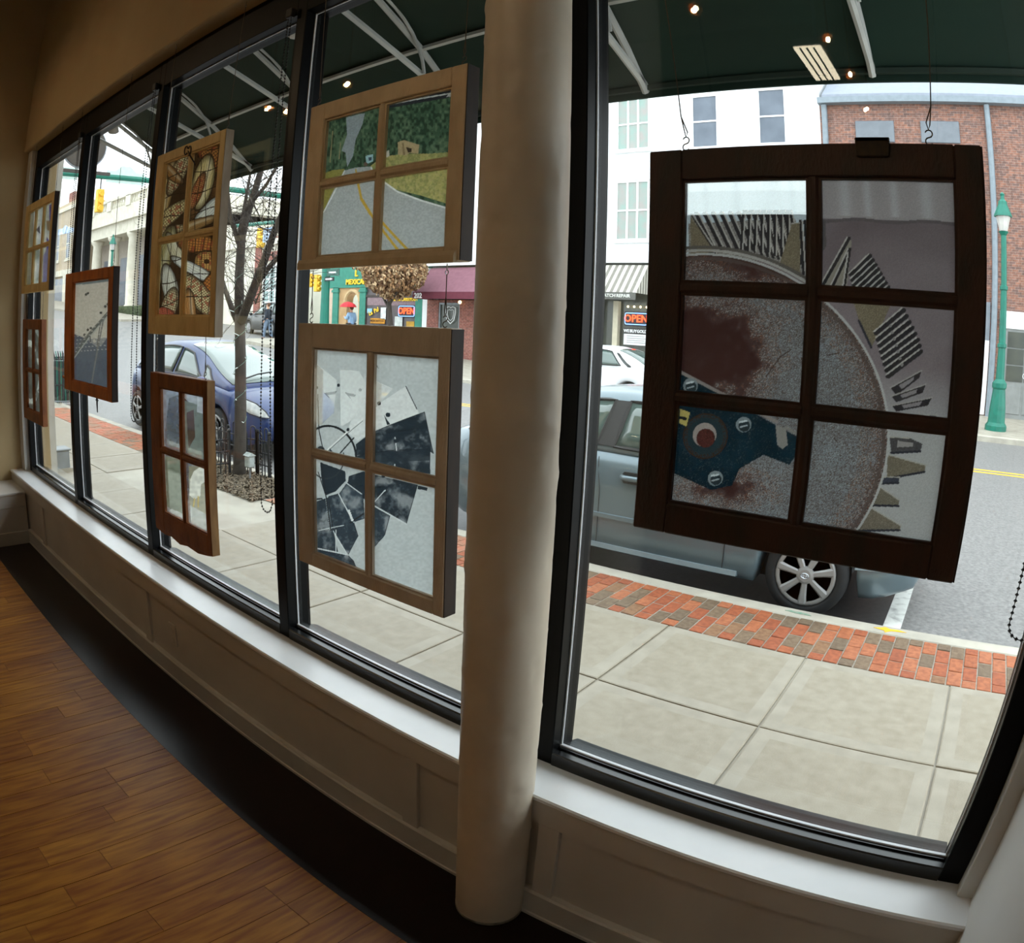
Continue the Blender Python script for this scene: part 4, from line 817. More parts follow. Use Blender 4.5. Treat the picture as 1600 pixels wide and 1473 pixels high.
def silver_extra(t, hw, zs, sp, zb):
    for s in (-1,):
        y = lambda x, o=.004: s*(hw(x)+o)
        MB().loft([[(x, y(x, -.02), z0), (x, y(x, .012), z0+.01), (x, y(x, .012), z0+.042), (x, y(x, -.02), z0+.055)] for x, z0 in [(x, .47) for x in np.linspace(.95, 3.2, 14)]]).build('side_moulding', silver_blue, t)
        MB().loft([[(x, y(x, -.03), .22), (x, y(x, .006), .225), (x, y(x, .0), .262), (x, y(x, -.03), .27)] for x in np.linspace(1.15, 3.1, 12)]).build('rocker_strip', M('rocker_paint', (128, 143, 150), .3, rgb2=(120, 134, 142)), t)
        rows = [[sp(x_, q_, s, .008) for x_ in (1.78+.06*q_, 1.86+.05*q_, 1.94+.04*q_)] for q_ in (0, .33, .67, 1)]
        pt = MB().add([p_ for r_ in rows for p_ in r_], [(i_*3+j_, i_*3+j_+1, i_*3+j_+4, i_*3+j_+3) for i_ in range(3) for j_ in range(2)]).build('pillar_trim', trim_black, t, fixn=False); so_ = pt.modifiers.new('thickness', 'SOLIDIFY'); so_.thickness = .006; so_.offset = 0
        for xg in (1.02, 1.88, 2.98): MB().tube([(xg-(.04 if z > .8 else 0), s*(hw(xg)+.0015-(.03 if z > .85 else 0)), z) for z in (.27, .5, .7, .86, .96)], .0035, 4).build('door_gap', trim_black, t)
        for xh in (1.16, 2.06):
            b = MB().prism([(xh, .83), (xh+.03, .785), (xh+.2, .785), (xh+.24, .83), (xh+.2, .875), (xh+.03, .875)], 'y', s*(hw(xh)-.02), s*(hw(xh)+.003)).build('handle_recess', trim_black, t)
            MB().tube([(xh+.01, s*(hw(xh)+.0), .83), (xh+.05, s*(hw(xh)+.028), .832), (xh+.18, s*(hw(xh)+.028), .832), (xh+.22, s*(hw(xh)+.0), .83)], .022, 8).build('door_handle', silver_blue, b, smooth=True)
    MB().tube([(3.99, -hw(3.99)-.002, .43), (4.2, -hw(4.2)-.003, .43), (4.36, -hw(4.36)+.01, .43), (4.46, -hw(4.46)+.03, .43)], .012, 6).build('bumper_highlight', M('rocker_paint', None), t)  # pale tube drawn as the highlight line along the smooth bumper
    m = MB().ball((3.02, -hw(3.0)-.08, 1.02), .1, 12, (.6, 1, .7)).build('door_mirror', silver_blue, t, smooth=True)
    MB().ball((4.30, -.62, .70), .12, 12, (1.2, 1.1, .7)).build('headlamp', lamp_clear, t, smooth=True)
    MB().ball((4.30, .62, .70), .12, 12, (1.2, 1.1, .7)).build('headlamp', lamp_clear, t, smooth=True)
    B(4.44, 4.49, -.45, .45, .55, .66).build('grille', trim_black, t)
# parked in front of the right-hand window, nose to the right
make_car('silver_sedan', 'silver blue four door car parked at the kerb behind the gear picture', (-4.62, 5.83, ZR), 0, 4.50, 1.76, 1.02, 3.63, .325,
         [(0, .86), (.1, .98), (.5, 1.02), (1.2, 1.02), (2.9, 1.0), (3.2, .97), (3.8, .90), (4.25, .80), (4.44, .68), (4.5, .6)],
         [(.35, 1.0), (.75, 1.22), (1.25, 1.42), (1.8, 1.475), (2.3, 1.46), (2.6, 1.38), (3.0, 1.16), (3.35, .97)], silver_blue,
         [(.62, .98, 1.3, 1.12), (1.02, 1.78, 1.84, 1.4), (1.94, 2.98, 2.46, 1.98)], (2.55, 3.25), (.5, 1.15), 7, silver_extra, emblem=True)

def prius_extra(t, hw, zs, sp, zb):
    DX = .29
    for s in (-1,):
        for xg in (1.1, 2.15, 3.2): MB().tube([(xg, s*(hw(xg)+.0015-(.03 if z > .85 else 0)), z) for z in (.27, .5, .7, .86, .96)], .0035, 4).build('door_gap', trim_black, t)
        for xh in (1.3, 2.36): MB().tube([(xh+.01, s*(hw(xh)-.01), .83), (xh+.05, s*(hw(xh)+.022), .832), (xh+.18, s*(hw(xh)+.022), .832), (xh+.22, s*(hw(xh)-.01), .83)], .014, 8).build('door_handle', prius_blue, t, smooth=True)
        MB().ball((3.12+DX, s*(hw(3.1)+.08), 1.02), .1, 12, (.7, 1, .62)).build('door_mirror', prius_blue, t, smooth=True)
        # swept-back head lamp over the front corner
        P_ = [(x_+DX, z_) for x_, z_ in ((3.78, .80), (4.0, .83), (4.22, .78), (4.38, .68), (4.44, .60), (4.34, .60), (4.15, .64), (3.95, .71))]
        def on(x, z, o): return (x, s*(hw(x)-.02+o-.30*max(0, z-.62)), z)
        v = [on(x, z, .012) for x, z in P_]; c = on(4.18+DX, .70, .06)
        MB().add(v+[c], [(i, (i+1) % 8, 8) for i in range(8)]).build('headlamp', lamp_clear, t, smooth=True)
        MB().tube([on(x, z, .01) for x, z in P_], .01, 5, closed=True).build('headlamp_rim', M('headlamp_rim', (36, 40, 60), .4, rgb2=(40, 44, 66)), t)
        B(-.005, .03, s*.28, s*.44, .8, 1.0).build('tail_lamp', M('tail_red', (120, 16, 18), .3, rgb2=(104, 12, 14)), t, bevel=.02)
    MB().tube([(3.91, -.55, 1.055), (3.79, -.2, 1.11), (3.73, .1, 1.13)], .012, 5).build('wiper', trim_black, t)
    MB().tube([(3.91, .0, 1.07), (3.79, .3, 1.10), (3.75, .55, 1.08)], .012, 5).build('wiper', trim_black, t)
    B(4.70, 4.765, -.26, .26, .43, .54).build('number_plate', M('number_plate', (206, 210, 214), .5, rgb2=(150, 120, 124), nscale=20), t)
    MB().loft([[(4.69, y_, .24), (4.78, y_, .26), (4.78, y_, .38), (4.69, y_, .4)] for y_ in (-.55, 0, .55)]).build('lower_grille', trim_black, t)
    MB().tube([(3.84, y_, .985+.02*(1-abs(y_)/.6)) for y_ in (-.62, -.3, 0, .3, .62)], .006, 4).build('hood_gap', trim_black, t)
make_car('blue_hatchback', 'blue hatchback car parked at the kerb behind the street tree', (-12.75, 6.09, ZR+.02), 0, 4.77, 1.76, .72, 3.65, .32,
         [(0, .95), (.06, 1.02), (.55, 1.05), (1.3, 1.05), (3.1, 1.01), (3.6, .97), (4.2, .87), (4.54, .73), (4.71, .6), (4.77, .52)],
         [(.08, 1.06), (.37, 1.30), (.95, 1.48), (1.7, 1.55), (2.25, 1.53), (2.8, 1.38), (3.45, 1.11), (3.9, .96)], prius_blue,
         [(.6, 1.02, 1.3, .92), (1.1, 2.1, 2.15, 1.35), (2.2, 3.1, 2.55, 2.23), (3.18, 3.5, 3.2, 3.06)], (2.32, 3.86), (.12, .58), 5, prius_extra)
def white_extra(t, hw, zs, sp, zb):
    for xh in (1.2, 2.2): MB().tube([(xh+.01, -(hw(xh)-.01), .86), (xh+.05, -(hw(xh)+.022), .862), (xh+.18, -(hw(xh)+.022), .862), (xh+.22, -(hw(xh)-.01), .86)], .016, 6).build('door_handle', chrome, t)
make_car('white_sedan', 'white sedan parked across the street below the watch repair shop', (-7.05, 16.4, ZR), PI, 4.7, 1.8, .95, 3.7, .32,
         [(0, .85), (.1, .98), (.6, 1.05), (1.2, 1.02), (2.9, 1.0), (3.2, .97), (3.9, .88), (4.4, .72), (4.7, .58)],
         [(.5, 1.04), (.95, 1.28), (1.5, 1.46), (2.0, 1.5), (2.5, 1.47), (2.9, 1.33), (3.4, 1.0)], white_car,
         [(.92, 1.0, 1.4, 1.35), (1.2, 2.0, 2.0, 1.55), (2.1, 3.1, 2.62, 2.15)], (2.7, 3.35), (.62, 1.4), 6, white_extra)
def suv_extra(t, hw, zs, sp, zb):
    for s in (-1, 1):
        MB().ball((4.5, s*.66, .86), .13, 10, (.5, 1, .6)).build('headlamp', lamp_clear, t, smooth=True); MB().ball((4.58, s*.6, .52), .07, 8).build('fog_lamp', lamp_clear, t, smooth=True)
        MB().ball((3.1, s*(hw(3.1)+.1), 1.12), .11, 10, (.6, 1, .8)).build('door_mirror', black_car, t, smooth=True)
    for z in (.72, .82, .92): B(4.5, 4.6, -.45, .45, z, z+.03).build('grille_bar', chrome, t)
make_car('black_suv', 'black sport utility car at the crossing seen behind the tree trunk', (-29.6, 21.7, ZR+hill(-32)), PI-.12, 4.6, 1.85, .95, 3.65, .37,
         [(0, 1.0), (.1, 1.1), (.6, 1.12), (2.9, 1.1), (3.4, 1.08), (4.0, 1.03), (4.45, .92), (4.6, .7)],
         [(.1, 1.12), (.3, 1.5), (.8, 1.72), (1.6, 1.76), (2.3, 1.72), (2.8, 1.5), (3.3, 1.1)], black_car,
         [(.35, .95, 1.0, .55), (1.05, 1.95, 1.95, 1.08), (2.05, 3.0, 2.55, 2.05)], (2.55, 3.25), (.14, .4), 6, suv_extra, zb0=.28)

# ================================================================== BUILDINGS ACROSS THE STREET
white_wall = M('white_painted_wall', (232, 234, 236), .8, rgb2=(226, 228, 230), nscale=1.5)
pane_pale = M('curtained_pane', (150, 144, 140), .35, rgb2=(132, 154, 146), nscale=2.5)
pane_grey = M('grey_pane', (98, 106, 118), .3, rgb2=(82, 90, 102), nscale=1.5)
pane_dark = M('dark_shop_pane', (52, 56, 50), .2, rgb2=(70, 72, 62), nscale=2)
red_brick = brick_mat('red_brick_wall', (140, 96, 80), (102, 80, 76), (150, 136, 126), 4.4, .95, .33)
dark_brick = brick_mat('shop_brick', (138, 78, 66), (118, 66, 58), (170, 150, 140), 5, .95, .33)
lead = M('painted_gutter', (128, 138, 146), .5, rgb2=(118, 128, 136))
bw = thing('white_building', 'white painted two storey building across the street behind the gear picture', 'building', (-13.4, 23, ZS))
B(-21.9, -4.9, 23, 32, 4.15, 12.6).build('wall', white_wall, bw)
B(-21.9, -4.9, 24.4, 32, ZS-.3, 4.15).build('shop_wall', M('shop_interior', (150, 140, 116), .8, rgb2=(120, 112, 92), nscale=1), bw)
B(-21.9, -4.9, 22.86, 23.05, 4.08, 4.26).build('ledge', white_wall, bw); B(-21.9, -4.9, 22.7, 23.05, 11.9, 12.3).build('cornice', white_wall, bw)
for xx in (-18.7, -13.4, -9.0, -5.25): B(xx, xx+.35, 22.96, 24.4, ZS-.2, 4.1).build('pier', white_wall, bw)
B(-21.65, -4.9, 23.2, 23.3, ZS-.2, 4.1).build('shop_front_glass', pane_dark, bw); B(-13.05, -4.9, 23.1, 23.3, ZS-.1, .55).build('stall_riser', M('stall_riser', (84, 70, 54), .7, rgb2=(70, 58, 46)), bw)
def window(parent, x0, x1, z0, z1, y, nx, nz, pane, frame, fw=.07, sill=True):
    w = B(x0-fw, x0, y-.06, y+.02, z0-fw, z1+fw).box(x1, x1+fw, y-.06, y+.02, z0-fw, z1+fw).box(x0, x1, y-.06, y+.02, z1, z1+fw).box(x0, x1, y-.06, y+.02, z0-fw, z0)
    for i in range(1, nx): xx = x0+(x1-x0)*i/nx; w.box(xx-fw*.5, xx+fw*.5, y-.055, y+.02, z0, z1)
    for i in range(1, nz): zz = z0+(z1-z0)*i/nz; w.box(x0, x1, y-.05, y+.02, zz-fw*.4, zz+fw*.4)
    if sill: w.box(x0-fw*2, x1+fw*2, y-.14, y+.02, z0-fw*2.2, z0-fw); w.box(x0-fw*1.6, x1+fw*1.6, y-.10, y+.02, z1+fw, z1+fw*1.9)
    o = w.build('window', frame, parent)
    for i in range(nx):
        for j in range(nz): B(x0+(x1-x0)*i/nx, x0+(x1-x0)*(i+1)/nx, y-.02, y+.01, z0+(z1-z0)*j/nz, z0+(z1-z0)*(j+1)/nz).build('pane', pane, o)
    return o
wfr = M('white_window_frame', (236, 236, 236), .6, rgb2=(228, 228, 228))
window(bw, -12.50, -11.27, 8.30, 10.2, 23, 3, 2, pane_pale, wfr); window(bw, -12.50, -11.28, 4.95, 7.02, 23, 3, 2, pane_pale, wfr)
window(bw, -9.50, -8.62, 8.18, 10.02, 23, 1, 2, pane_grey, wfr); window(bw, -7.03, -6.14, 8.2, 10.08, 23, 1, 2, pane_grey, wfr)
for xx in (-20.6, -16.8): window(bw, xx, xx+.95, 8.2, 10.05, 23, 1, 2, pane_grey, wfr)

sa = thing('striped_awning', 'grey and cream striped awning above the watch repair shop', 'awning', (-12.9, 22.6, 2.7))
stripes = [M('awning_cream', (206, 202, 190), .85, rgb2=(196, 192, 180)), M('awning_grey', (128, 124, 116), .85, rgb2=(118, 114, 106))]
xa, k = -14.7, 0
while xa < -11.25:
    w = .13
    MB().prism([(22.95, 3.98), (22.95, 4.0), (22.05, 2.98), (22.05, 2.96)], 'x', xa, xa+w).build('stripe', stripes[k % 2], sa); xa += w; k += 1
for i in range(9):
    y0 = 22.05+i*.1; z1 = 2.96+(y0-22.05)*1.13; MB().prism([(y0, 2.96), (y0+.1, 2.96), (y0+.1, z1+.113), (y0, z1)], 'x', xa-.02, xa).build('stripe', stripes[i % 2], sa)
B(-14.7, xa, 22.02, 22.05, 2.72, 2.97).build('fascia', M('awning_fascia', (92, 92, 88), .8, rgb2=(84, 84, 80)), sa)
for w_, x_ in (('WATCH', -12.28), ('REPAIR', -11.66)): text('lettering', w_, .155, (x_, 22.01, 2.845), M('pale_letters', (206, 206, 200), .6, rgb2=(196, 196, 190)), sa, sx=1.1, bold=.004)
neon_red = emis('neon_red', (255, 70, 40), 1.6); neon_blue = emis('neon_blue', (130, 170, 255), .9)
def open_sign(x, y, z, w, h, label, bgc=(30, 28, 34)):
    s = thing('open_sign', label, 'neon sign', (x, y, z-h/2), 'neon open signs')
    B(x-w/2, x+w/2, y, y+.05, z-h/2, z+h/2).build('panel', M('sign_black', (26, 26, 32), .5, rgb2=(32, 32, 38)), s, bevel=.02)
    r = .06; pts = [(x+sx*(w/2-.05-r)+r*math.cos(a), y-.02, z+sz*(h/2-.05-r)+r*math.sin(a)) for sx, sz, a0 in ((1, 1, 0), (-1, 1, PI/2), (-1, -1, PI), (1, -1, PI*1.5)) for a in np.linspace(a0, a0+PI/2, 4)]
    MB().tube(pts, .016, 6, closed=True).build('border_tube', neon_blue, s); text('lettering', 'OPEN', h*.72, (x, y-.02, z), neon_red, s, depth=.012, sx=1.02, bold=.006)
open_sign(-11.63, 23.02, 2.09, .98, .5, 'neon OPEN sign with blue border in the watch repair window')
gs_ = thing('gold_sign', 'white paper sign reading WE BUY GOLD under the neon sign', 'sign', (-11.62, 23.0, 1.18))
B(-12.1, -11.15, 23.02, 23.05, 1.16, 1.55).build('paper', M('sign_paper', (226, 228, 226), .7, rgb2=(214, 216, 216)), gs_); B(-12.1, -11.15, 23.01, 23.05, 1.55, 1.76).build('heading', trim_black, gs_)
for w_, x_ in (('WE', -11.99), ('BUY', -11.72), ('GOLD', -11.37)): text('lettering', w_, .155, (x_, 23.0, 1.65), M('white_letters', (240, 240, 240), .6, rgb2=(236, 236, 236)), gs_, bold=.003, sx=.95)
for i in range(4): B(-11.98, -11.27+.05*(i % 2), 23.012, 23.02, 1.46-i*.075, 1.485-i*.075).build('text_line', M('grey_print', (150, 152, 154), .7, rgb2=(140, 142, 144)), gs_)
for i, xx in enumerate((-12.0, -11.75, -11.5, -11.25)):
    l_ = thing('shop_ceiling_lamp', ['warm bulb leftmost of four in the watch repair shop', 'warm bulb second from left of four in the watch repair shop', 'warm bulb third from left of four in the watch repair shop', 'warm bulb rightmost of four in the watch repair shop'][i], 'lamp', (xx, 23.06, 2.5), 'bulbs in the watch repair shop'); MB().ball((xx, 23.06, 2.52), .04, 8).build('bulb', emis('warm_shop_bulb', (255, 220, 150), 2.5), l_); MB().tube([(xx, 23.06, 2.56), (xx, 23.06, 2.8)], .008, 4).build('cord', trim_black, l_)
B(-12.56, -12.36, 22.98, 23.2, .0, 2.7).build('post', M('shop_post', (196, 188, 166), .7, rgb2=(184, 176, 156)), bw)

# maroon awning shop at number 202
ma = thing('maroon_awning', 'maroon awning with number 202 on a brick shop front', 'awning', (-20, 22.4, 2.6))
mar = M('maroon_cloth', (128, 84, 96), .85, rgb2=(118, 76, 88)); mard = M('maroon_valance', (104, 44, 58), .85, rgb2=(96, 40, 54))
MB().prism([(22.95, 3.93), (22.95, 3.99), (21.88, 2.92), (21.88, 2.86)], 'x', -21.5, -17.2).build('cloth', mar, ma); MB().prism([(21.86, 2.9), (21.9, 2.9), (21.9, 2.62), (21.86, 2.62)], 'x', -21.5, -17.2).build('valance', mard, ma)
for xx in (-21.5, -17.22): MB().prism([(21.88, 2.62), (22.95, 2.62), (22.95, 3.95), (21.88, 2.9)], 'x', xx, xx+.02).build('cheek', mar, ma)
text('number', '202', .30, (-21.18, 21.85, 2.74), M('white_letters', None), ma, bold=.008)
bs = bw
B(-21.62, -20.95, 22.9, 23.2, ZS-.2, 2.62).box(-19.75, -18.7, 22.9, 23.2, ZS-.2, 2.62).box(-20.95, -19.75, 22.9, 23.2, 2.5, 2.62).build('brickwork', dark_brick, bs)
B(-21.9, -21.62, 22.9, 23.2, ZS-.2, 4.0).build('white_strip', white_wall, bs)
d_ = B(-20.95, -20.88, 22.93, 23.1, ZS, 2.5).box(-19.82, -19.75, 22.93, 23.1, ZS, 2.5).box(-20.88, -19.82, 22.93, 23.1, 2.42, 2.5).build('door_frame', steel, bs); B(-20.88, -19.82, 23.0, 23.05, ZS, 2.42).build('door_glass', pane_dark, d_)
sn = thing('shield_sign', 'unlit white outline shield neon in the brick shop door', 'neon sign', (-20.2, 22.9, 1.6))
shp = [(-.25, .32), (-.1, .36), (0, .32), (.1, .36), (.25, .32), (.27, .1), (.2, -.2), (0, -.36), (-.2, -.2), (-.27, .1)]
MB().tube([(-20.26+a, 22.92, 1.97+b) for a, b in shp], .02, 5, closed=True).build('outline_tube', M('neon_off_white', (226, 226, 226), .5, rgb2=(216, 216, 216)), sn); MB().tube([(-20.26+a*.65, 22.92, 1.97+b*.65) for a, b in shp], .014, 5, closed=True).build('inner_tube', M('neon_off_white', None), sn)
gl_ = thing('wall_lamp', 'round glowing wall lamp under the maroon awning', 'lamp', (-19.66, 22.8, 2.4)); MB().ball((-19.62, 22.75, 2.52), .075, 10).build('globe', emis('wall_lamp_glow', (255, 226, 160), 1.4), gl_, smooth=True); MB().tube([(-19.62, 22.9, 2.52), (-19.62, 22.8, 2.52)], .03, 6).build('bracket', black_iron, gl_)

# brick building with grey roof
bb = thing('brick_building', 'red brick building with grey metal eaves right of the white building', 'building', (1, 23, ZS))
B(-4.9, 9, 23, 33, ZS-.3, 9.5).build('wall', red_brick, bb)
MB().prism([(22.72, 9.62), (22.75, 9.75), (26, 12.0), (33, 12.0), (33, 9.5), (22.95, 9.5)], 'x', -4.75, 9.2).build('roof', M('grey_metal_roof', (128, 134, 146), .5, rgb2=(120, 126, 138)), bb)
B(-4.9, 9.2, 22.66, 22.95, 9.44, 9.64).build('gutter', lead, bb)
for xx in (-4.72, .85):
    MB().tube([(xx, 22.85, 9.44), (xx, 22.9, 9.25), (xx, 22.9, -.08)], .1, 8).build('downpipe', lead, bb)
for xx in (-3.69, -1.47): B(xx, xx+1.32, 22.93, 23.02, 8.15, 8.87).build('blocked_window', M('grey_board', (112, 117, 124), .6, rgb2=(104, 109, 116)), bb, bevel=.02)
B(1.04, 4.2, 22.92, 23.02, 2.57, 3.08).build('lintel', white_wall, bb)
d_ = B(1.24, 4.0, 22.96, 23.03, -.08, 2.57).build('door', M('grey_door', (132, 134, 132), .6, rgb2=(122, 124, 122)), bb)
for i in range(2):
    for j in range(3): B(1.34+.62*i, 1.9+.62*i, 22.935, 22.97, 1.02+.5*j, 1.48+.5*j).build('pane', pane_dark, d_)
for i in range(2): B(1.34+.62*i, 1.9+.62*i, 22.94, 22.97, .05, .9).build('panel', M('grey_door', None), d_, bevel=.02)
text('number', '0', .22, (1.95, 22.93, 1.2), M('white_letters', None), d_)
gwn = B(.2, .72, 22.94, 23.02, 2.16, 3.3).build('awning_panel', M('grey_panel', (122, 128, 136), .6, rgb2=(112, 118, 126)), bb); B(.2, .72, 22.95, 23.02, -.05, 2.16).build('side_panel', white_wall, bb)

# green restaurant on the corner
rb = thing('green_restaurant', 'green fronted corner restaurant with yellow lettering and stone arch', 'building', (-25.4, 23, .1))
gw = M('restaurant_green', (62, 134, 116), .8, rgb2=(54, 122, 106)); sandstone = M('sandstone', (186, 152, 110), .85, rgb2=(170, 136, 96), nscale=3)
B(-28.6, -21.92, 23.0, 31, 3.22, 5.3).build('fascia', gw, rb); B(-26.1, -21.92, 24.2, 31, -.3, 3.22).build('back_wall', M('pale_render', (214, 206, 190), .8, rgb2=(204, 196, 180)), rb)
B(-28.75, -21.95, 22.85, 23.1, 5.1, 5.35).build('cornice', gw, rb); B(-28.65, -21.95, 22.92, 23.0, 3.2, 3.3).build('moulding', gw, rb)
for xx in (-28.15, -26.1, -22.36): B(xx, xx+.42, 22.92, 23.4, -.3, 3.22).build('pilaster', gw, rb); 
for xx in (-28.15, -26.1): B(xx-.05, xx+.47, 22.88, 23.0, 2.98, 3.1).build('capital', gw, rb)
B(-28.75, -28.15, 22.95, 23.5, -.3, 3.22).build('corner_stone', M('pink_stone', (204, 180, 160), .85, rgb2=(192, 168, 148)), rb)
arch = []
n = 12; cx_, rw, zt = -26.69, .44, 2.52
outer = [(-27.72, -.2), (-27.72, 3.2), (-26.1, 3.2), (-26.1, -.2), (cx_+rw, -.2)]+[(cx_+rw*math.cos(a), zt+rw*math.sin(a)) for a in np.linspace(0, PI, n)]+[(cx_-rw, -.2)]
m_ = MB(); nn = len(outer)
m_.box(-27.72, cx_-rw, 23, 23.4, -.2, 3.2).box(cx_+rw, -26.1, 23, 23.4, -.2, 3.2)
for a0, a1 in zip(np.linspace(0, PI, n)[:-1], np.linspace(0, PI, n)[1:]):
    p, q = (cx_+rw*math.cos(a0), zt+rw*math.sin(a0)), (cx_+rw*math.cos(a1), zt+rw*math.sin(a1)); m_.prism([p, (p[0], 3.2), (q[0], 3.2), q], 'y', 23, 23.4)
m_.build('arch_wall', sandstone, rb)
MB().tube([(cx_+(rw+.1)*math.cos(a), 22.98, zt+(rw+.1)*math.sin(a)) for a in np.linspace(0, PI, 16)], .09, 6).build('arch_moulding', M('arch_stone', (200, 172, 130), .85, rgb2=(184, 156, 116)), rb)
B(-25.68, -22.2, 23.0, 23.15, -.2, 3.22).build('shop_window', M('restaurant_glass', (96, 84, 84), .3, rgb2=(70, 66, 68), nscale=2), rb)
for xx in (-25.72, -22.28): B(xx, xx+.08, 22.95, 23.1, -.2, 2.8).build('window_post', M('window_brown', (70, 60, 56), .7, rgb2=(60, 52, 48)), rb)
B(-25.72, -22.2, 22.94, 23.1, 2.74, 2.84).build('window_head', M('window_brown', None), rb)
B(-25.6, -22.3, 22.97, 23.02, 2.35, 2.72).build('curtain', M('lace', (150, 128, 132), .9, rgb2=(120, 100, 106), nscale=9, stretch=(6, 1, 1)), rb)
yel = M('yellow_letters', (236, 196, 44), .6, rgb2=(226, 186, 40))
text('lettering', 'MEXICAN', .34, (-26.42, 22.97, 3.47), yel, rb, depth=.03, sx=1.05, bold=.012); [text('lettering', w_, .42, (x_, 22.97, 3.88), yel, rb, depth=.03, bold=.012) for w_, x_ in (('L', -26.45), ('PA', -25.72))]
for w_, x_ in (('DINE', -23.82), ('IN-CARRYOUT', -22.86)): text('lettering', w_, .2, (x_, 22.93, 2.62), yel, rb, depth=.02, bold=.006)
open_sign(-22.88, 22.92, 2.1, 1.08, .55, 'neon OPEN sign in the restaurant window beneath the brown tree')
for i, (xa, xb, za, zb_, c_, s_) in enumerate(((-25.55, -25.2, 1.98, 2.2, (150, 196, 214), 'small pale blue notice in the restaurant window'), (-24.6, -24.25, 1.7, 2.25, (226, 228, 226), 'white bird shaped sign in the restaurant window'), (-25.3, -24.3, 1.5, 1.75, (206, 140, 40), 'orange menu board in the restaurant window'), (-23.65, -23.15, 1.35, 1.85, (206, 210, 206), 'white notice beneath the restaurant neon sign'), (-22.9, -22.4, 1.4, 1.65, (196, 150, 50), 'ochre notice low in the restaurant window'))):
    tag(B(xa, xb, 22.93, 22.96, za, zb_).build('window_notice', M('notice_%d' % i, c_, .7, rgb2=tuple(int(v*.85) for v in c_), nscale=8), bevel=.01), s_, 'notice')
[text('lettering', w_, .13, (x_, 22.925, 1.625), M('dark_letters', (60, 40, 20), .7, rgb2=(54, 36, 18)), q_, depth=.004) for w_, x_ in (('MEXICAN', -25.0), ('FOOD', -24.52)) for q_ in [o for o in COL.objects if o.get('label') == 'orange menu board in the restaurant window']]
tag_ = thing('bird_logo_sign', 'yellow curved lettering beside the white bird in the restaurant window', 'sign', (-24.95, 22.92, 1.95)); [text('lettering', w_, .28, (x_, 22.93, z_), yel, tag_, rot=(PI/2, -.35, 0), bold=.008) for w_, x_, z_ in (('La', -25.28, 1.98), ('Pal', -24.9, 2.12))]

# cream bank-like building with tall windows beyond the crossing
cb = thing('cream_building', 'cream stone building with tall gridded window beyond the crossing', 'building', (-37, 24, 1))
B(-41, -37.0, 24, 34, .2, 7.4).build('wall', M('cream_stone', (214, 208, 192), .8, rgb2=(202, 196, 180), nscale=1.5), cb); B(-37.0, -36.4, 23.9, 34, .2, 6.6).build('brick_pier', dark_brick, cb)
B(-36.4, -32.2, 24, 34, .2, 6.2).build('wall', M('cream_stone', None), cb); B(-36.6, -32.0, 23.8, 24.1, 5.0, 5.5).build('brick_band', dark_brick, cb); B(-41.2, -32.0, 23.7, 24.1, 5.9, 6.25).build('cornice', M('cream_stone', None), cb)
window(cb, -36.0, -33.6, 1.2, 4.6, 24, 4, 5, M('mint_pane', (146, 170, 166), .3, rgb2=(126, 150, 148)), wfr, .09)

# columned bank far left
bk = thing('columned_bank', 'pale stone bank with tall columns and balustrade far to the left', 'building', (-58, 23, 2))
B(-68, -46, 25.2, 36, 1, 9.2).build('wall', M('bank_wall', (168, 158, 146), .8, rgb2=(150, 142, 132)), bk)
B(-68, -46, 22.6, 36, 8.35, 9.3).build('entablature', stone, bk); B(-68.4, -45.6, 22.2, 36, 9.3, 9.75).build('cornice', stone, bk); B(-68.1, -45.9, 22.5, 36, 9.75, 10.6).build('parapet', stone, bk); B(-68.3, -45.7, 22.4, 23.0, 11.3, 11.55).build('coping', stone, bk)
B(-68, -46, 22.4, 25.4, .5, 2.35).build('podium', stone, bk)
for xx in np.arange(-67.6, -46, 4.35):
    MB().lathe([(.62, 2.3), (.62, 2.5), (.52, 2.6), (.5, 5.5), (.43, 7.9), (.55, 8.05), (.62, 8.2), (.62, 8.4)], 14, (xx, 23.2, 0)).build('column', stone, bk, smooth=True)
    B(xx-.5, xx+.5, 22.4, 23, 10.5, 11.35).build('parapet_pier', stone, bk); B(xx+1.3, xx+3.0, 25.1, 25.25, 2.6, 6.8).build('window', pane_grey, bk)
for xx in np.arange(-67, -46, .55): MB().lathe([(.1, 10.6), (.16, 10.8), (.08, 11.1), (.12, 11.3)], 6, (xx, 22.7, 0)).build('baluster', stone, bk)
sbd = thing('tan_stone_building', 'tan stone building at the far left end of the street', 'building', (-80, 23, 2))
B(-92, -69.5, 23, 36, .5, 13.2).build('wall', M('tan_stone', (176, 160, 138), .85, rgb2=(160, 146, 126), nscale=1), sbd); B(-74.2, -72.4, 23.4, 25, 13.2, 14.4).build('chimney', dark_brick, sbd); B(-92, -69.3, 22.8, 23.1, 12.4, 12.8).build('cornice', stone, sbd)
for xx in (-76.5, -72.5): window(sbd, xx, xx+1.3, 7.5, 10.4, 23, 1, 2, pane_grey, stone, .15)
B(-80, -69.5, 22.7, 23.05, 5.7, 6.3).build('shop_fascia', stone, sbd); B(-72.4, -71.4, 22.7, 23.1, 1, 5.7).build('pier', stone, sbd); B(-77, -72.4, 22.9, 23.05, 2.9, 5.5).build('shop_glass', pane_grey, sbd); B(-78, -69, 22.0, 22.4, 1, 2.9).build('planter_wall', dark_brick, sbd)
hd = thing('clipped_hedge', 'clipped green hedge in front of the columned bank', 'hedge', (-47.5, 21, 1.4))
hm_ = MB().box(-52.4, -42.6, 20.6, 21.6, 1.3, 2.4); hm_.build('hedge_core', M('hedge_leaf', (70, 84, 50), .95, rgb2=(44, 56, 34), nscale=3, bump=1, bscale=20), hd)
lv = MB(); rs = np.random.RandomState(5)
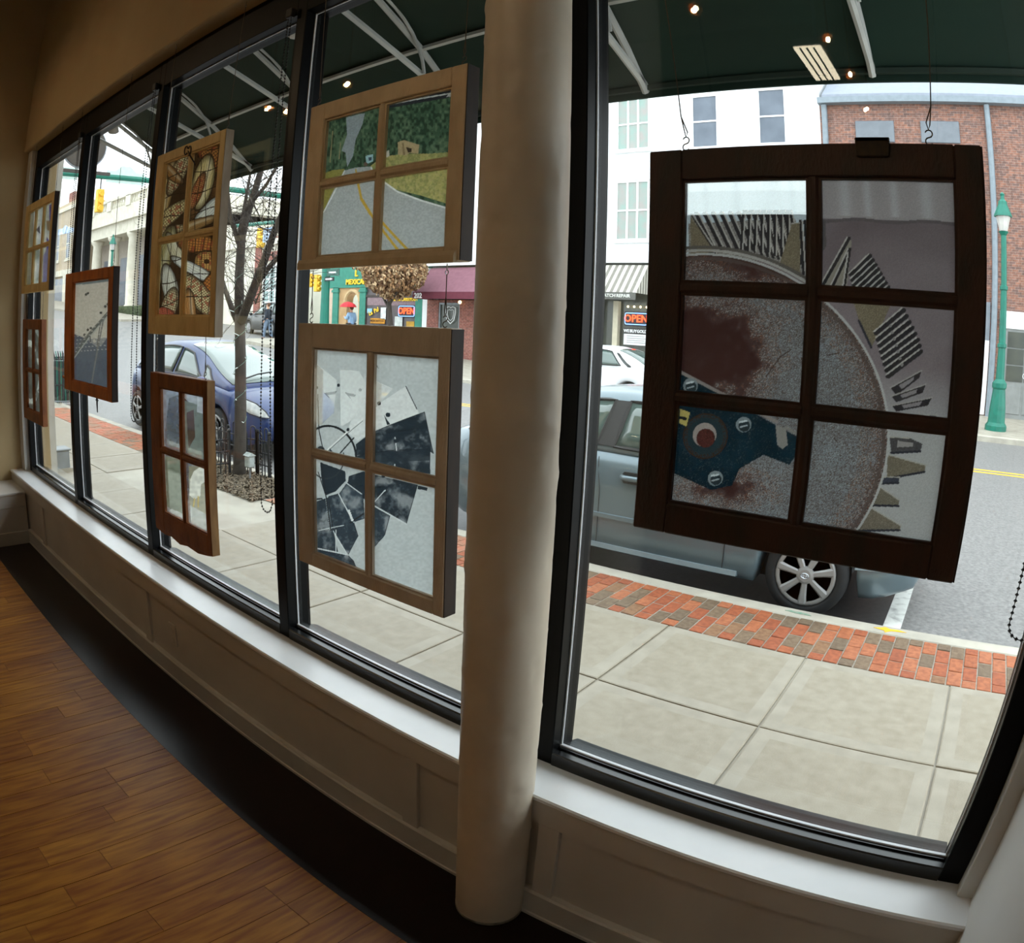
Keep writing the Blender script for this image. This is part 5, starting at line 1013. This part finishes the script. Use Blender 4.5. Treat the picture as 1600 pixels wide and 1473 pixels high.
for _ in range(900):
    p = Vector((rs.uniform(-52.4, -42.6), rs.uniform(20.5, 21.6), rs.choice([rs.uniform(1.4, 2.2), 2.28]))); p.y = 20.58 if p.z < 2.2 else p.y
    a = rs.uniform(0, 6.28); q = .09; lv.add([p+Vector((math.cos(a)*q, -.03, math.sin(a)*q)), p+Vector((math.cos(a+2)*q, .02, math.sin(a+2)*q)), p+Vector((math.cos(a+4)*q, -.05, math.sin(a+4)*q))], [(0, 1, 2)])
lv.build('leaves', M('hedge_leaf', None), hd, kind='stuff')
B(-53, -42, 20.2, 20.55, .6, 1.45).build('planter', stone, hd)

# ================================================================== STREET FURNITURE
def street_lamp(x, y, z0, hgt, label):
    t = thing('street_lamp', label, 'street lamp', (x, y, z0), 'green street lamps'); s = hgt/5.8
    MB().lathe([(.30*s, 0), (.30*s, .12*s), (.24*s, .2*s), (.22*s, .55*s), (.17*s, 1.0*s), (.2*s, 1.05*s), (.2*s, 1.15*s), (.12*s, 1.25*s)], 12, (x, y, z0)).build('base', green_paint, t)
    MB().lathe([(.12*s, 1.2*s), (.10*s, 2*s), (.125*s, 2.02*s), (.125*s, 2.1*s), (.095*s, 2.12*s), (.085*s, 3.4*s), (.11*s, 3.42*s), (.11*s, 3.5*s), (.08*s, 3.52*s), (.075*s, 4.75*s), (.14*s, 4.85*s)], 10, (x, y, z0)).build('pole', green_paint, t)
    MB().lathe([(.11*s, 4.86*s), (.21*s, 5.25*s)], 8, (x, y, z0)).build('lantern_glass', M('lantern_glass', (196, 192, 186), .3, rgb2=(180, 176, 172)), t)
    MB().lathe([(.26*s, 5.22*s), (.24*s, 5.28*s), (.13*s, 5.52*s), (.12*s, 5.6*s), (.06*s, 5.66*s), (.05*s, 5.74*s), (.07*s, 5.79*s), (.001, 5.85*s)], 8, (x, y, z0)).build('cap', green_paint, t)
street_lamp(.95, 18.9, ZS, 5.84, 'green cast iron street lamp in front of the brick building')
street_lamp(-35.8, 14.0, ZS+hill(-35.8), 4.8, 'green street lamp far to the left before the columned bank')
tl_y = M('signal_yellow', (226, 178, 50), .6, rgb2=(214, 168, 46))
def signal(t, x, y, z, s=1.0, parent_name='signal_head'):
    o = B(x-.18*s, x+.18*s, y-.17*s, y+.17*s, z-.55*s, z+.55*s).build(parent_name, tl_y, t, bevel=.02)
    for dz in (-.35, 0, .35): MB().tube([(x+.18*s, y, z+dz*s), (x+.34*s, y, z+dz*s-.02)], .13*s, 10).build('visor', tl_y, o)
sig = thing('signal_mast', 'green traffic signal arm with hanging yellow signal at the far left', 'traffic signal', (-28, 20.5, hill(-28)))
MB().tube([(-28, 6.0, 7.28), (-28, 12, 7.36), (-28, 20.5, 7.42)], [.1, .12, .15], 8).build('arm', green_paint, sig); MB().tube([(-28, 20.5, .2), (-28, 20.5, 7.6)], .16, 10).build('pole', green_paint, sig)
MB().tube([(-28, 10.2, 7.3), (-28, 10.2, 6.8)], .03, 6).build('hanger', black_iron, sig); signal(sig, -28, 10.2, 6.33, .85)
sgn = M('street_sign_back', (196, 214, 206), .5, rgb2=(180, 202, 194)); B(-28.02, -27.98, 10.42, 12.2, 7.12, 7.62).build('street_name_board', sgn, sig); MB().prism([(10.8, 7.62), (11.8, 7.62), (11.5, 7.85), (11.1, 7.85)], 'x', -28.02, -27.98).build('board_crest', sgn, sig); B(-28.02, -27.98, 7.6, 9.1, 7.1, 7.58).build('street_name_board', sgn, sig)
osn = thing('street_name_sign', 'white and blue street name sign beyond the leftmost window', 'street sign', (-25.5, 8, ZS+hill(-25.5))); MB().tube([(-26.9, 8, .3), (-26.9, 8, 5.1)], .06, 8).build('pole', green_paint, osn)
MB().prism([(-26.8, 4.72), (-24.2, 4.60), (-24.2, 4.74), (-25.2, 4.84), (-25.5, 4.96), (-25.8, 4.88), (-26.8, 4.92)], 'y', 7.98, 8.02).build('board', M('sign_bluewhite', (206, 222, 232), .5, rgb2=(60, 100, 150), nscale=4), osn)
sig2 = thing('signal_mast', 'traffic signal arm behind the bare tree branches', 'traffic signal', (-16.5, 12, ZS+hill(-16.5)))
MB().tube([(-16.5, 12, ZS), (-16.5, 12, 4.6)], .1, 8).build('pole', green_paint, sig2); MB().tube([(-20.4, 12.2, 4.66), (-16.5, 12.0, 4.46)], .06, 8).build('arm', green_paint, sig2); signal(sig2, -18.55, 12.15, 4.13, .55); B(-18.2, -17.6, 12.0, 12.03, 3.95, 4.38).build('route_sign', M('route_sign', (196, 206, 216), .5, rgb2=(120, 150, 190), nscale=7), sig2)
sig3 = thing('signal_pole', 'thick green signal pole with yellow signal heads by the restaurant', 'traffic signal', (-22.45, 17.9, ZS+hill(-22.45)))
MB().lathe([(.32, 0), (.3, .3), (.2, .5), (.17, 2.2), (.17, 7.5)], 12, (-22.45, 17.9, hill(-22.45)-.1)).build('pole', green_paint, sig3); signal(sig3, -23.0, 17.9, 3.1, .62); signal(sig3, -23.32, 17.8, 3.22, .5)
B(-22.25, -21.5, 17.78, 17.81, 3.36, 3.62).build('street_board', M('board_dark_green', (40, 84, 72), .5, rgb2=(34, 74, 64)), sig3); B(-22.12, -21.68, 17.77, 17.78, 3.46, 3.52).build('board_text', M('white_letters', None), sig3)
B(-22.35, -21.8, 17.76, 17.80, 3.16, 3.31).build('one_way_board', trim_black, sig3); MB().prism([(-22.28, 3.21), (-21.98, 3.21), (-21.98, 3.19), (-21.86, 3.235), (-21.98, 3.28), (-21.98, 3.26), (-22.28, 3.26)], 'y', 17.745, 17.76).build('arrow', M('white_letters', None), sig3)

# wire litter bin, utility box
tc_ = thing('litter_bin', 'dark green wire litter bin on the pavement far left', 'litter bin', (-15.5, 4.9, ZS))
for k in range(44):
    a = 2*PI*k/44; c_, s_ = math.cos(a), math.sin(a); MB().tube([(-15.5+.34*c_, 4.9+.34*s_, ZS), (-15.5+.34*c_, 4.9+.34*s_, .84), (-15.5+.40*c_, 4.9+.40*s_, .98)], .012, 4).build('bar', green_paint if k % 2 else black_iron, tc_)
for z in (ZS+.03, .3, .85): MB().tube([(-15.5+.35*math.cos(a), 4.9+.35*math.sin(a), z) for a in np.linspace(0, 2*PI, 25)[:-1]], .018, 5, closed=True).build('hoop', steel if z < 0 else black_iron, tc_)
MB().lathe([(.28, ZS+.04), (.3, .8)], 20, (-15.5, 4.9, 0)).build('liner', M('bin_liner', (70, 84, 80), .6, rgb2=(56, 68, 66)), tc_)
ub = thing('utility_box', 'small grey metal box standing on the pavement by the left windows', 'utility box', (-8.6, 2.6, ZS))
B(-8.72, -8.5, 2.52, 2.74, ZS+.02, .16).build('case', steel, ub, bevel=.01); B(-8.74, -8.48, 2.5, 2.76, .16, .185).build('lid', steel, ub, bevel=.008); B(-8.76, -8.46, 2.48, 2.78, ZS-.01, ZS+.03).build('plinth', concrete, ub)

# ------------------------------------------------------------------ street tree with its guard
pit = struct(B(PIT[0], PIT[1], PIT[2], PIT[3], ZS-.2, ZS-.005).build('tree_pit', M('mulch_soil', (92, 80, 64), .95, rgb2=(66, 56, 46), nscale=14, bump=.8)))
ch = MB(); rs = np.random.RandomState(9)
for _ in range(6000):
    px, py = rs.uniform(PIT[0], PIT[1]+.03), rs.uniform(PIT[2]-.03, PIT[3]); a = rs.uniform(0, 6.28); l, w = rs.uniform(.008, .026), rs.uniform(.004, .01); z = ZS+rs.uniform(.0, .02)
    c_, s_ = math.cos(a), math.sin(a); tl = rs.uniform(-.012, .012)
    ch.add([(px+c_*l-s_*w, py+s_*l+c_*w, z+tl), (px-c_*l-s_*w, py-s_*l+c_*w, z-tl), (px-c_*l+s_*w, py-s_*l-c_*w, z-tl+.004), (px+c_*l+s_*w, py+s_*l-c_*w, z+tl+.004)], [(0, 1, 2, 3)])
mu_ = ch.build('mulch', M('mulch_chip', (132, 118, 98), .95, rgb2=(70, 60, 48), nscale=30), fixn=False); mu_['kind'] = 'stuff'; mu_['label'] = 'loose brown leaf mulch in the tree pit'; mu_['category'] = 'mulch'
tr = thing('street_tree', 'bare street tree with dark forked trunk behind the corn picture', 'tree', (-7.13, 4.42, ZS))
Y0 = 4.42
def limb(pts, r0, r1, name, par, dy=0., n=7):
    P_ = [(p[0], Y0+dy*i/(len(pts)-1), p[1]) for i, p in enumerate(pts)]; R_ = [r0+(r1-r0)*i/(len(pts)-1) for i in range(len(pts))]
    return MB().tube(P_, R_, n).build(name, bark, par, smooth=True), P_, R_
limbs = []
for pts, r0, r1, nm, dy in (([(-7.16, -.12), (-7.13, .0), (-7.10, .3), (-7.085, .69), (-7.09, 1.28), (-7.13, 1.78)], .085, .062, 'trunk', 0),
                            ([(-7.13, 1.70), (-7.20, 2.23), (-7.215, 2.68), (-7.17, 2.9), (-7.02, 3.26), (-6.97, 3.46), (-6.95, 3.9), (-7.0, 4.6), (-6.9, 5.3)], .062, .02, 'stem', .15),
                            ([(-7.22, 2.60), (-7.41, 2.96), (-7.49, 3.32), (-7.48, 3.7), (-7.6, 4.6)], .03, .01, 'limb', -.1), ([(-7.21, 2.70), (-7.29, 3.06), (-7.38, 3.45), (-7.4, 4.3)], .03, .01, 'limb', .3),
                            ([(-7.09, 1.70), (-6.86, 2.04), (-6.66, 2.35), (-6.47, 2.69), (-6.36, 2.85), (-6.2, 3.2), (-6.0, 4.0)], .06, .018, 'limb', .0), ([(-6.80, 2.12), (-6.5, 2.38), (-6.33, 2.5), (-6.0, 2.68)], .034, .014, 'limb', .15),
                            ([(-7.2, 1.72), (-7.47, 1.98), (-7.75, 2.3), (-8.0, 2.9)], .04, .014, 'limb', .1), ([(-7.12, 2.96), (-6.89, 3.08), (-6.64, 3.19), (-6.35, 3.42), (-6.0, 3.9)], .03, .01, 'limb', -.1),
                            ([(-7.06, 3.2), (-6.91, 3.12), (-6.69, 2.99), (-6.35, 2.75)], .013, .007, 'limb', -.25), ([(-6.8, 1.95), (-6.69, 1.9), (-6.49, 2.05), (-6.38, 2.25)], .011, .005, 'limb', -.2)):
    limbs.append(limb(pts, r0, r1, nm, tr, dy))
tw = MB(); rs = np.random.RandomState(21)
def twig(p, d, l, r, lev):
    pts = [p]; q = Vector(p); d = Vector(d)
    for i in range(4):
        d = (d+Vector((rs.uniform(-.45, .45), rs.uniform(-.45, .45), rs.uniform(-.3, .4)))).normalized(); q = q+d*(l/4); pts.append(tuple(q))
        if lev and rs.rand() < .75: twig(tuple(q), (d+Vector((rs.uniform(-1, 1), rs.uniform(-1, 1), rs.uniform(-.5, .8)))).normalized(), l*.62, r*.6, lev-1)
    tw.tube(pts, [r, r*.85, r*.7, r*.55, r*.35], 4, caps=False)
for o, P_, R_ in limbs[1:]:
    for a, b in zip(P_[:-1], P_[1:]):
        for _ in range(3): u = rs.rand(); p = Vector(a)+(Vector(b)-Vector(a))*u; twig(tuple(p), (rs.uniform(-1, 1), rs.uniform(-1, 1), rs.uniform(-.2, .9)), rs.uniform(.4, .8), .0052, 2)
tw.build('twigs', bark, tr, smooth=True)
fl = []; gw_ = MB()
pts = []
for i in range(60):
    z = .55+i*.03; a = i*.55; pts.append((-7.09+.075*math.cos(a)-.02*(z > 1.3), Y0+.075*math.sin(a), z))
gw_.tube(pts, .003, 4)
for i in range(0, 60, 3): p = pts[i]; q = Vector(p)+Vector((rs.uniform(-.07, .07), -.03, rs.uniform(-.04, .05))); fl.append(MB().tube([p, tuple(q)], .005, 4))
ls = thing('fairy_light_string', 'string of unlit fairy lights wound round the bare tree trunk', 'fairy lights', (-7.09, Y0-.08, .5)); gw_.build('cable', M('pale_green_cable', (120, 150, 136), .6, rgb2=(104, 134, 120)), ls); [b_.build('bulb', M('clear_bulb', (216, 224, 220), .3, rgb2=(196, 206, 204)), ls) for b_ in fl]
gd = thing('tree_guard', 'low black iron hoop fence round the street tree', 'tree guard', (-7.5, 4.4, ZS))
def fence_run(x0, y0, x1, y1):
    L_ = math.hypot(x1-x0, y1-y0); n = max(2, int(L_/.13)); ux, uy = (x1-x0)/L_, (y1-y0)/L_
    for z in (.06, .2, .34): MB().tube([(x0, y0, z), (x1, y1, z)], .009, 5).build('rail', black_iron, gd)
    for k in range(n):
        s = (k+.5)*L_/n-.035; h = .46 if k % 2 else .40; w = .07; P_ = [(x0+ux*s, y0+uy*s, ZS+.01)]+[(x0+ux*(s+w/2-w/2*math.cos(a)), y0+uy*(s+w/2-w/2*math.cos(a)), h+w/2*math.sin(a)) for a in np.linspace(0, PI, 7)]+[(x0+ux*(s+w), y0+uy*(s+w), ZS+.01)]
        MB().tube(P_, .008, 5).build('hoop', black_iron, gd)
    for (xx, yy) in ((x0, y0), (x1, y1)): MB().tube([(xx, yy, ZS-.02), (xx, yy, .42)], .016, 6).ball((xx, yy, .44), .025, 6).build('post', black_iron, gd)
fence_run(-7.22, 3.98, -7.22, 4.34); fence_run(-7.22, 4.50, -7.0, 4.60); fence_run(-7.0, 4.60, -6.75, 4.60); fence_run(-8.0, 4.58, -7.26, 4.58)
jb = thing('garden_lamp', 'clear plastic box lamp on a stake in the tree pit', 'garden lamp', (-6.85, 4.390, ZS)); MB().tube([(-6.85, 4.390, ZS-.02), (-6.85, 4.390, .05)], .012, 6).build('stake', steel, jb)
B(-6.90, -6.80, 4.345, 4.435, .06, .20).build('case', M('clear_plastic', (176, 184, 182), .2, rgb2=(150, 158, 156), nscale=16), jb, bevel=.015); MB().prism([(4.335, .20), (4.445, .20), (4.390, .235)], 'x', -6.91, -6.79).build('lid', M('clear_plastic', None), jb)

# brown leaved tree before the restaurant
bt = thing('brown_leaf_tree', 'small tree with dry brown leaves before the green restaurant', 'tree', (-21.4, 20.5, .3))
MB().tube([(-21.35, 20.5, .1), (-21.4, 20.5, 1.5), (-21.5, 20.5, 2.4), (-21.6, 20.5, 3.4)], [.14, .12, .09, .05], 8).tube([(-21.5, 20.5, 2.2), (-22.2, 20.5, 3.0), (-22.7, 20.5, 3.5)], [.06, .05, .03], 6).tube([(-21.5, 20.5, 2.3), (-20.9, 20.4, 2.9), (-20.5, 20.4, 3.4)], [.06, .05, .03], 6).build('trunk', bark, bt)
lf = [MB(), MB(), MB()]; rs = np.random.RandomState(13)
for i in range(6500):
    while True:
        q = Vector((rs.uniform(-1, 1), rs.uniform(-1, 1), rs.uniform(-1, 1)))
        if .25 < q.length < 1: break
    q = Vector((q.x*1.5, q.y*1.4, q.z*1.25)); z = 3.75+q.z
    if z < 3.0: q.x *= max(.35, (z-2.3)/.8)
    if z < 3.72 and q.x < 0: q.x *= .72
    if rs.rand() < .15 and z > 3.8: q.x -= .45
    p = Vector((-21.36+q.x, 20.5+q.y, z)); a, b = rs.uniform(0, 6.28), rs.uniform(-1, 1); s = rs.uniform(.06, .12)
    u = Vector((math.cos(a), rs.uniform(-.5, .5), math.sin(a))).normalized(); v = u.orthogonal().normalized(); v = (v*math.cos(b)+u.cross(v)*math.sin(b))
    lf[i % 3].add([p-u*s, p+v*s*.55, p+u*s, p-v*s*.55], [(0, 1, 2, 3)])
for m_, c1, c2 in ((lf[0], (170, 130, 92), (140, 104, 70)), (lf[1], (200, 172, 136), (176, 146, 110)), (lf[2], (112, 82, 58), (92, 66, 48))): m_.build('leaves', M('dry_leaf_%d' % c1[0], c1, .9, rgb2=c2, nscale=20), bt, kind='stuff', fixn=False)

# ------------------------------------------------------------------ people
def skin_mesh(name, joints, bones, mat, parent, sub=2):
    names = list(joints); vi = {n_: i for i, n_ in enumerate(names)}
    me = bpy.data.meshes.new(name); me.from_pydata([joints[n_][:3] for n_ in names], [(vi[a], vi[b]) for a, b in bones], [])
    o = bpy.data.objects.new(name, me); COL.objects.link(o); o.parent = parent; o.modifiers.new('skin', 'SKIN')
    for i, n_ in enumerate(names): r = joints[n_][3]; me.skin_vertices[0].data[i].radius = (r, r*(joints[n_][4] if len(joints[n_]) > 4 else 1)); 
    me.skin_vertices[0].data[0].use_root = True; o.modifiers['skin'].use_smooth_shade = True
    s = o.modifiers.new('subdivision', 'SUBSURF'); s.levels = s.render_levels = sub; me.materials.append(mat); return o
def person(label, loc, rotz, top, trousers, hair, arm_l, arm_r, stride=.18, skin=(206, 160, 132)):
    t = thing('person', label, 'person', loc, rotz=rotz, local=True); sk = M('skin_tone', skin, .6, rgb2=(196, 150, 124))
    J = {'pelvis': (0, 0, .96, .13), 'waist': (0, 0, 1.1, .125), 'chest': (0, 0, 1.32, .15), 'neckb': (0, 0, 1.47, .07), 'neck': (0, .01, 1.53, .05), 'jaw': (0, .035, 1.6, .065), 'head': (0, .02, 1.68, .088), 'crown': (0, .0, 1.74, .07), 'nose': (0, .115, 1.64, .014)}
    bones = [('pelvis', 'waist'), ('waist', 'chest'), ('chest', 'neckb'), ('neckb', 'neck'), ('neck', 'jaw'), ('jaw', 'head'), ('head', 'crown'), ('jaw', 'nose')]
    for s, nm, arm, f in ((-1, 'l', arm_l, 1), (1, 'r', arm_r, -1)):
        J['hip'+nm] = (s*.09, 0, .9, .095); J['knee'+nm] = (s*.1, stride*f*.6+.03, .5, .065); J['ankle'+nm] = (s*.1, stride*f, .09, .042); J['toe'+nm] = (s*.11, stride*f+.16, .035, .035)
        J['sh'+nm] = (s*.19, 0, 1.42, .062); J['el'+nm] = arm[0]+(.045,); J['wr'+nm] = arm[1]+(.03,); w = Vector(arm[1]); d = (w-Vector(arm[0])).normalized(); palm = w+d*.06; J['palm'+nm] = tuple(palm)+(.032,)
        bones += [('pelvis', 'hip'+nm), ('hip'+nm, 'knee'+nm), ('knee'+nm, 'ankle'+nm), ('ankle'+nm, 'toe'+nm), ('chest', 'sh'+nm), ('sh'+nm, 'el'+nm), ('el'+nm, 'wr'+nm), ('wr'+nm, 'palm'+nm)]
        sd = d.orthogonal().normalized()
        for k in range(5):
            if k == 0: J['th'+nm] = tuple(palm-d*.02+sd*.045+d*.03)+(.009,); bones.append(('palm'+nm, 'th'+nm))
            else: J['f%d' % k+nm] = tuple(palm+d*(.075 if k in (2, 3) else .06)+sd*(.03-.02*k)*.9+d.cross(sd)*.012)+(.008,); bones.append(('palm'+nm, 'f%d' % k+nm))
    skin_mesh('body', J, bones, sk, t, 1)
    C = {k: (v[0], v[1], v[2], v[3]+.022) for k, v in J.items()}
    skin_mesh('jacket', {k: C[k] for k in ('waist', 'pelvis', 'chest', 'neckb', 'shl', 'ell', 'wrl', 'shr', 'elr', 'wrr')}, [('waist', 'pelvis'), ('waist', 'chest'), ('chest', 'neckb'), ('chest', 'shl'), ('shl', 'ell'), ('ell', 'wrl'), ('chest', 'shr'), ('shr', 'elr'), ('elr', 'wrr')], top, t)
    skin_mesh('trousers', {k: C[k] for k in ('pelvis', 'hipl', 'kneel', 'anklel', 'hipr', 'kneer', 'ankler')}, [('pelvis', 'hipl'), ('hipl', 'kneel'), ('kneel', 'anklel'), ('pelvis', 'hipr'), ('hipr', 'kneer'), ('kneer', 'ankler')], trousers, t)
    for nm in 'lr': skin_mesh('shoe', {'a': J['ankle'+nm][:2]+(.05, .05), 'b': J['toe'+nm][:2]+(.04, .045)}, [('a', 'b')], trim_black, t)
    h = MB().ball((0, -.012, 1.70), .105, 14, (.88, 1.0, 1.0)); h.v = [(a, min(b, .05+.0*a) if c_ > 1.66 else min(b, -.02), c_) for a, b, c_ in h.v]; h.build('hair', hair, t, smooth=True)
    for s in (-1, 1): MB().ball((s*.032, .098, 1.675), .009, 6).build('eye', trim_black, t); MB().ball((s*.09, .02, 1.655), .022, 6, (.5, 1, 1.4)).build('ear', sk, t)
    MB().tube([(-.025, .098, 1.595), (0, .106, 1.593), (.025, .098, 1.595)], .006, 5).build('mouth', M('lips', (160, 96, 88), .6, rgb2=(150, 88, 80)), t)
    return t
navy = M('navy_jacket', (44, 50, 62), .85, rgb2=(38, 44, 56)); denim = M('denim', (116, 132, 152), .85, rgb2=(104, 120, 140)); lightblue = M('light_blue_shirt', (150, 182, 214), .85, rgb2=(138, 170, 204)); blk = M('black_trousers', (30, 30, 36), .85, rgb2=(36, 36, 42)); brown_hair = M('brown_hair', (96, 66, 48), .9, rgb2=(78, 54, 40))
person('person in a dark jacket and pale jeans walking near the black car', (-29.7, 20.1, ZR+hill(-29.7)), PI*.6, navy, denim, brown_hair, ((-.25, -.06, 1.16), (-.24, .06, .93)), ((.25, .06, 1.16), (.22, .2, .96)))
person('person in a light blue top walking under a red umbrella by the restaurant arch', (-25.35, 21.8, ZS+hill(-25.35)), PI*.5, lightblue, blk, brown_hair, ((-.26, .04, 1.18), (-.2, .24, 1.28)), ((.25, -.02, 1.16), (.24, .12, .95)), .24)
um = thing('red_umbrella', 'open red umbrella held by the person near the restaurant arch', 'umbrella', (-25.4, 21.62, 1.62))
uc = Vector((-25.40, 21.62, 2.44)); z0 = uc.z
MB().lathe([(.40, z0-.2), (.32, z0-.08), (.18, z0+.0), (.001, z0+.04), (.18, z0-.012), (.32, z0-.092), (.40, z0-.21)], 8, (uc.x, uc.y, 0)).build('canopy', M('red_cloth', (214, 52, 60), .8, rgb2=(198, 44, 54)), um); MB().tube([(uc.x, uc.y, z0+.12), (uc.x, uc.y, 1.62)], .009, 5).build('shaft', steel, um)
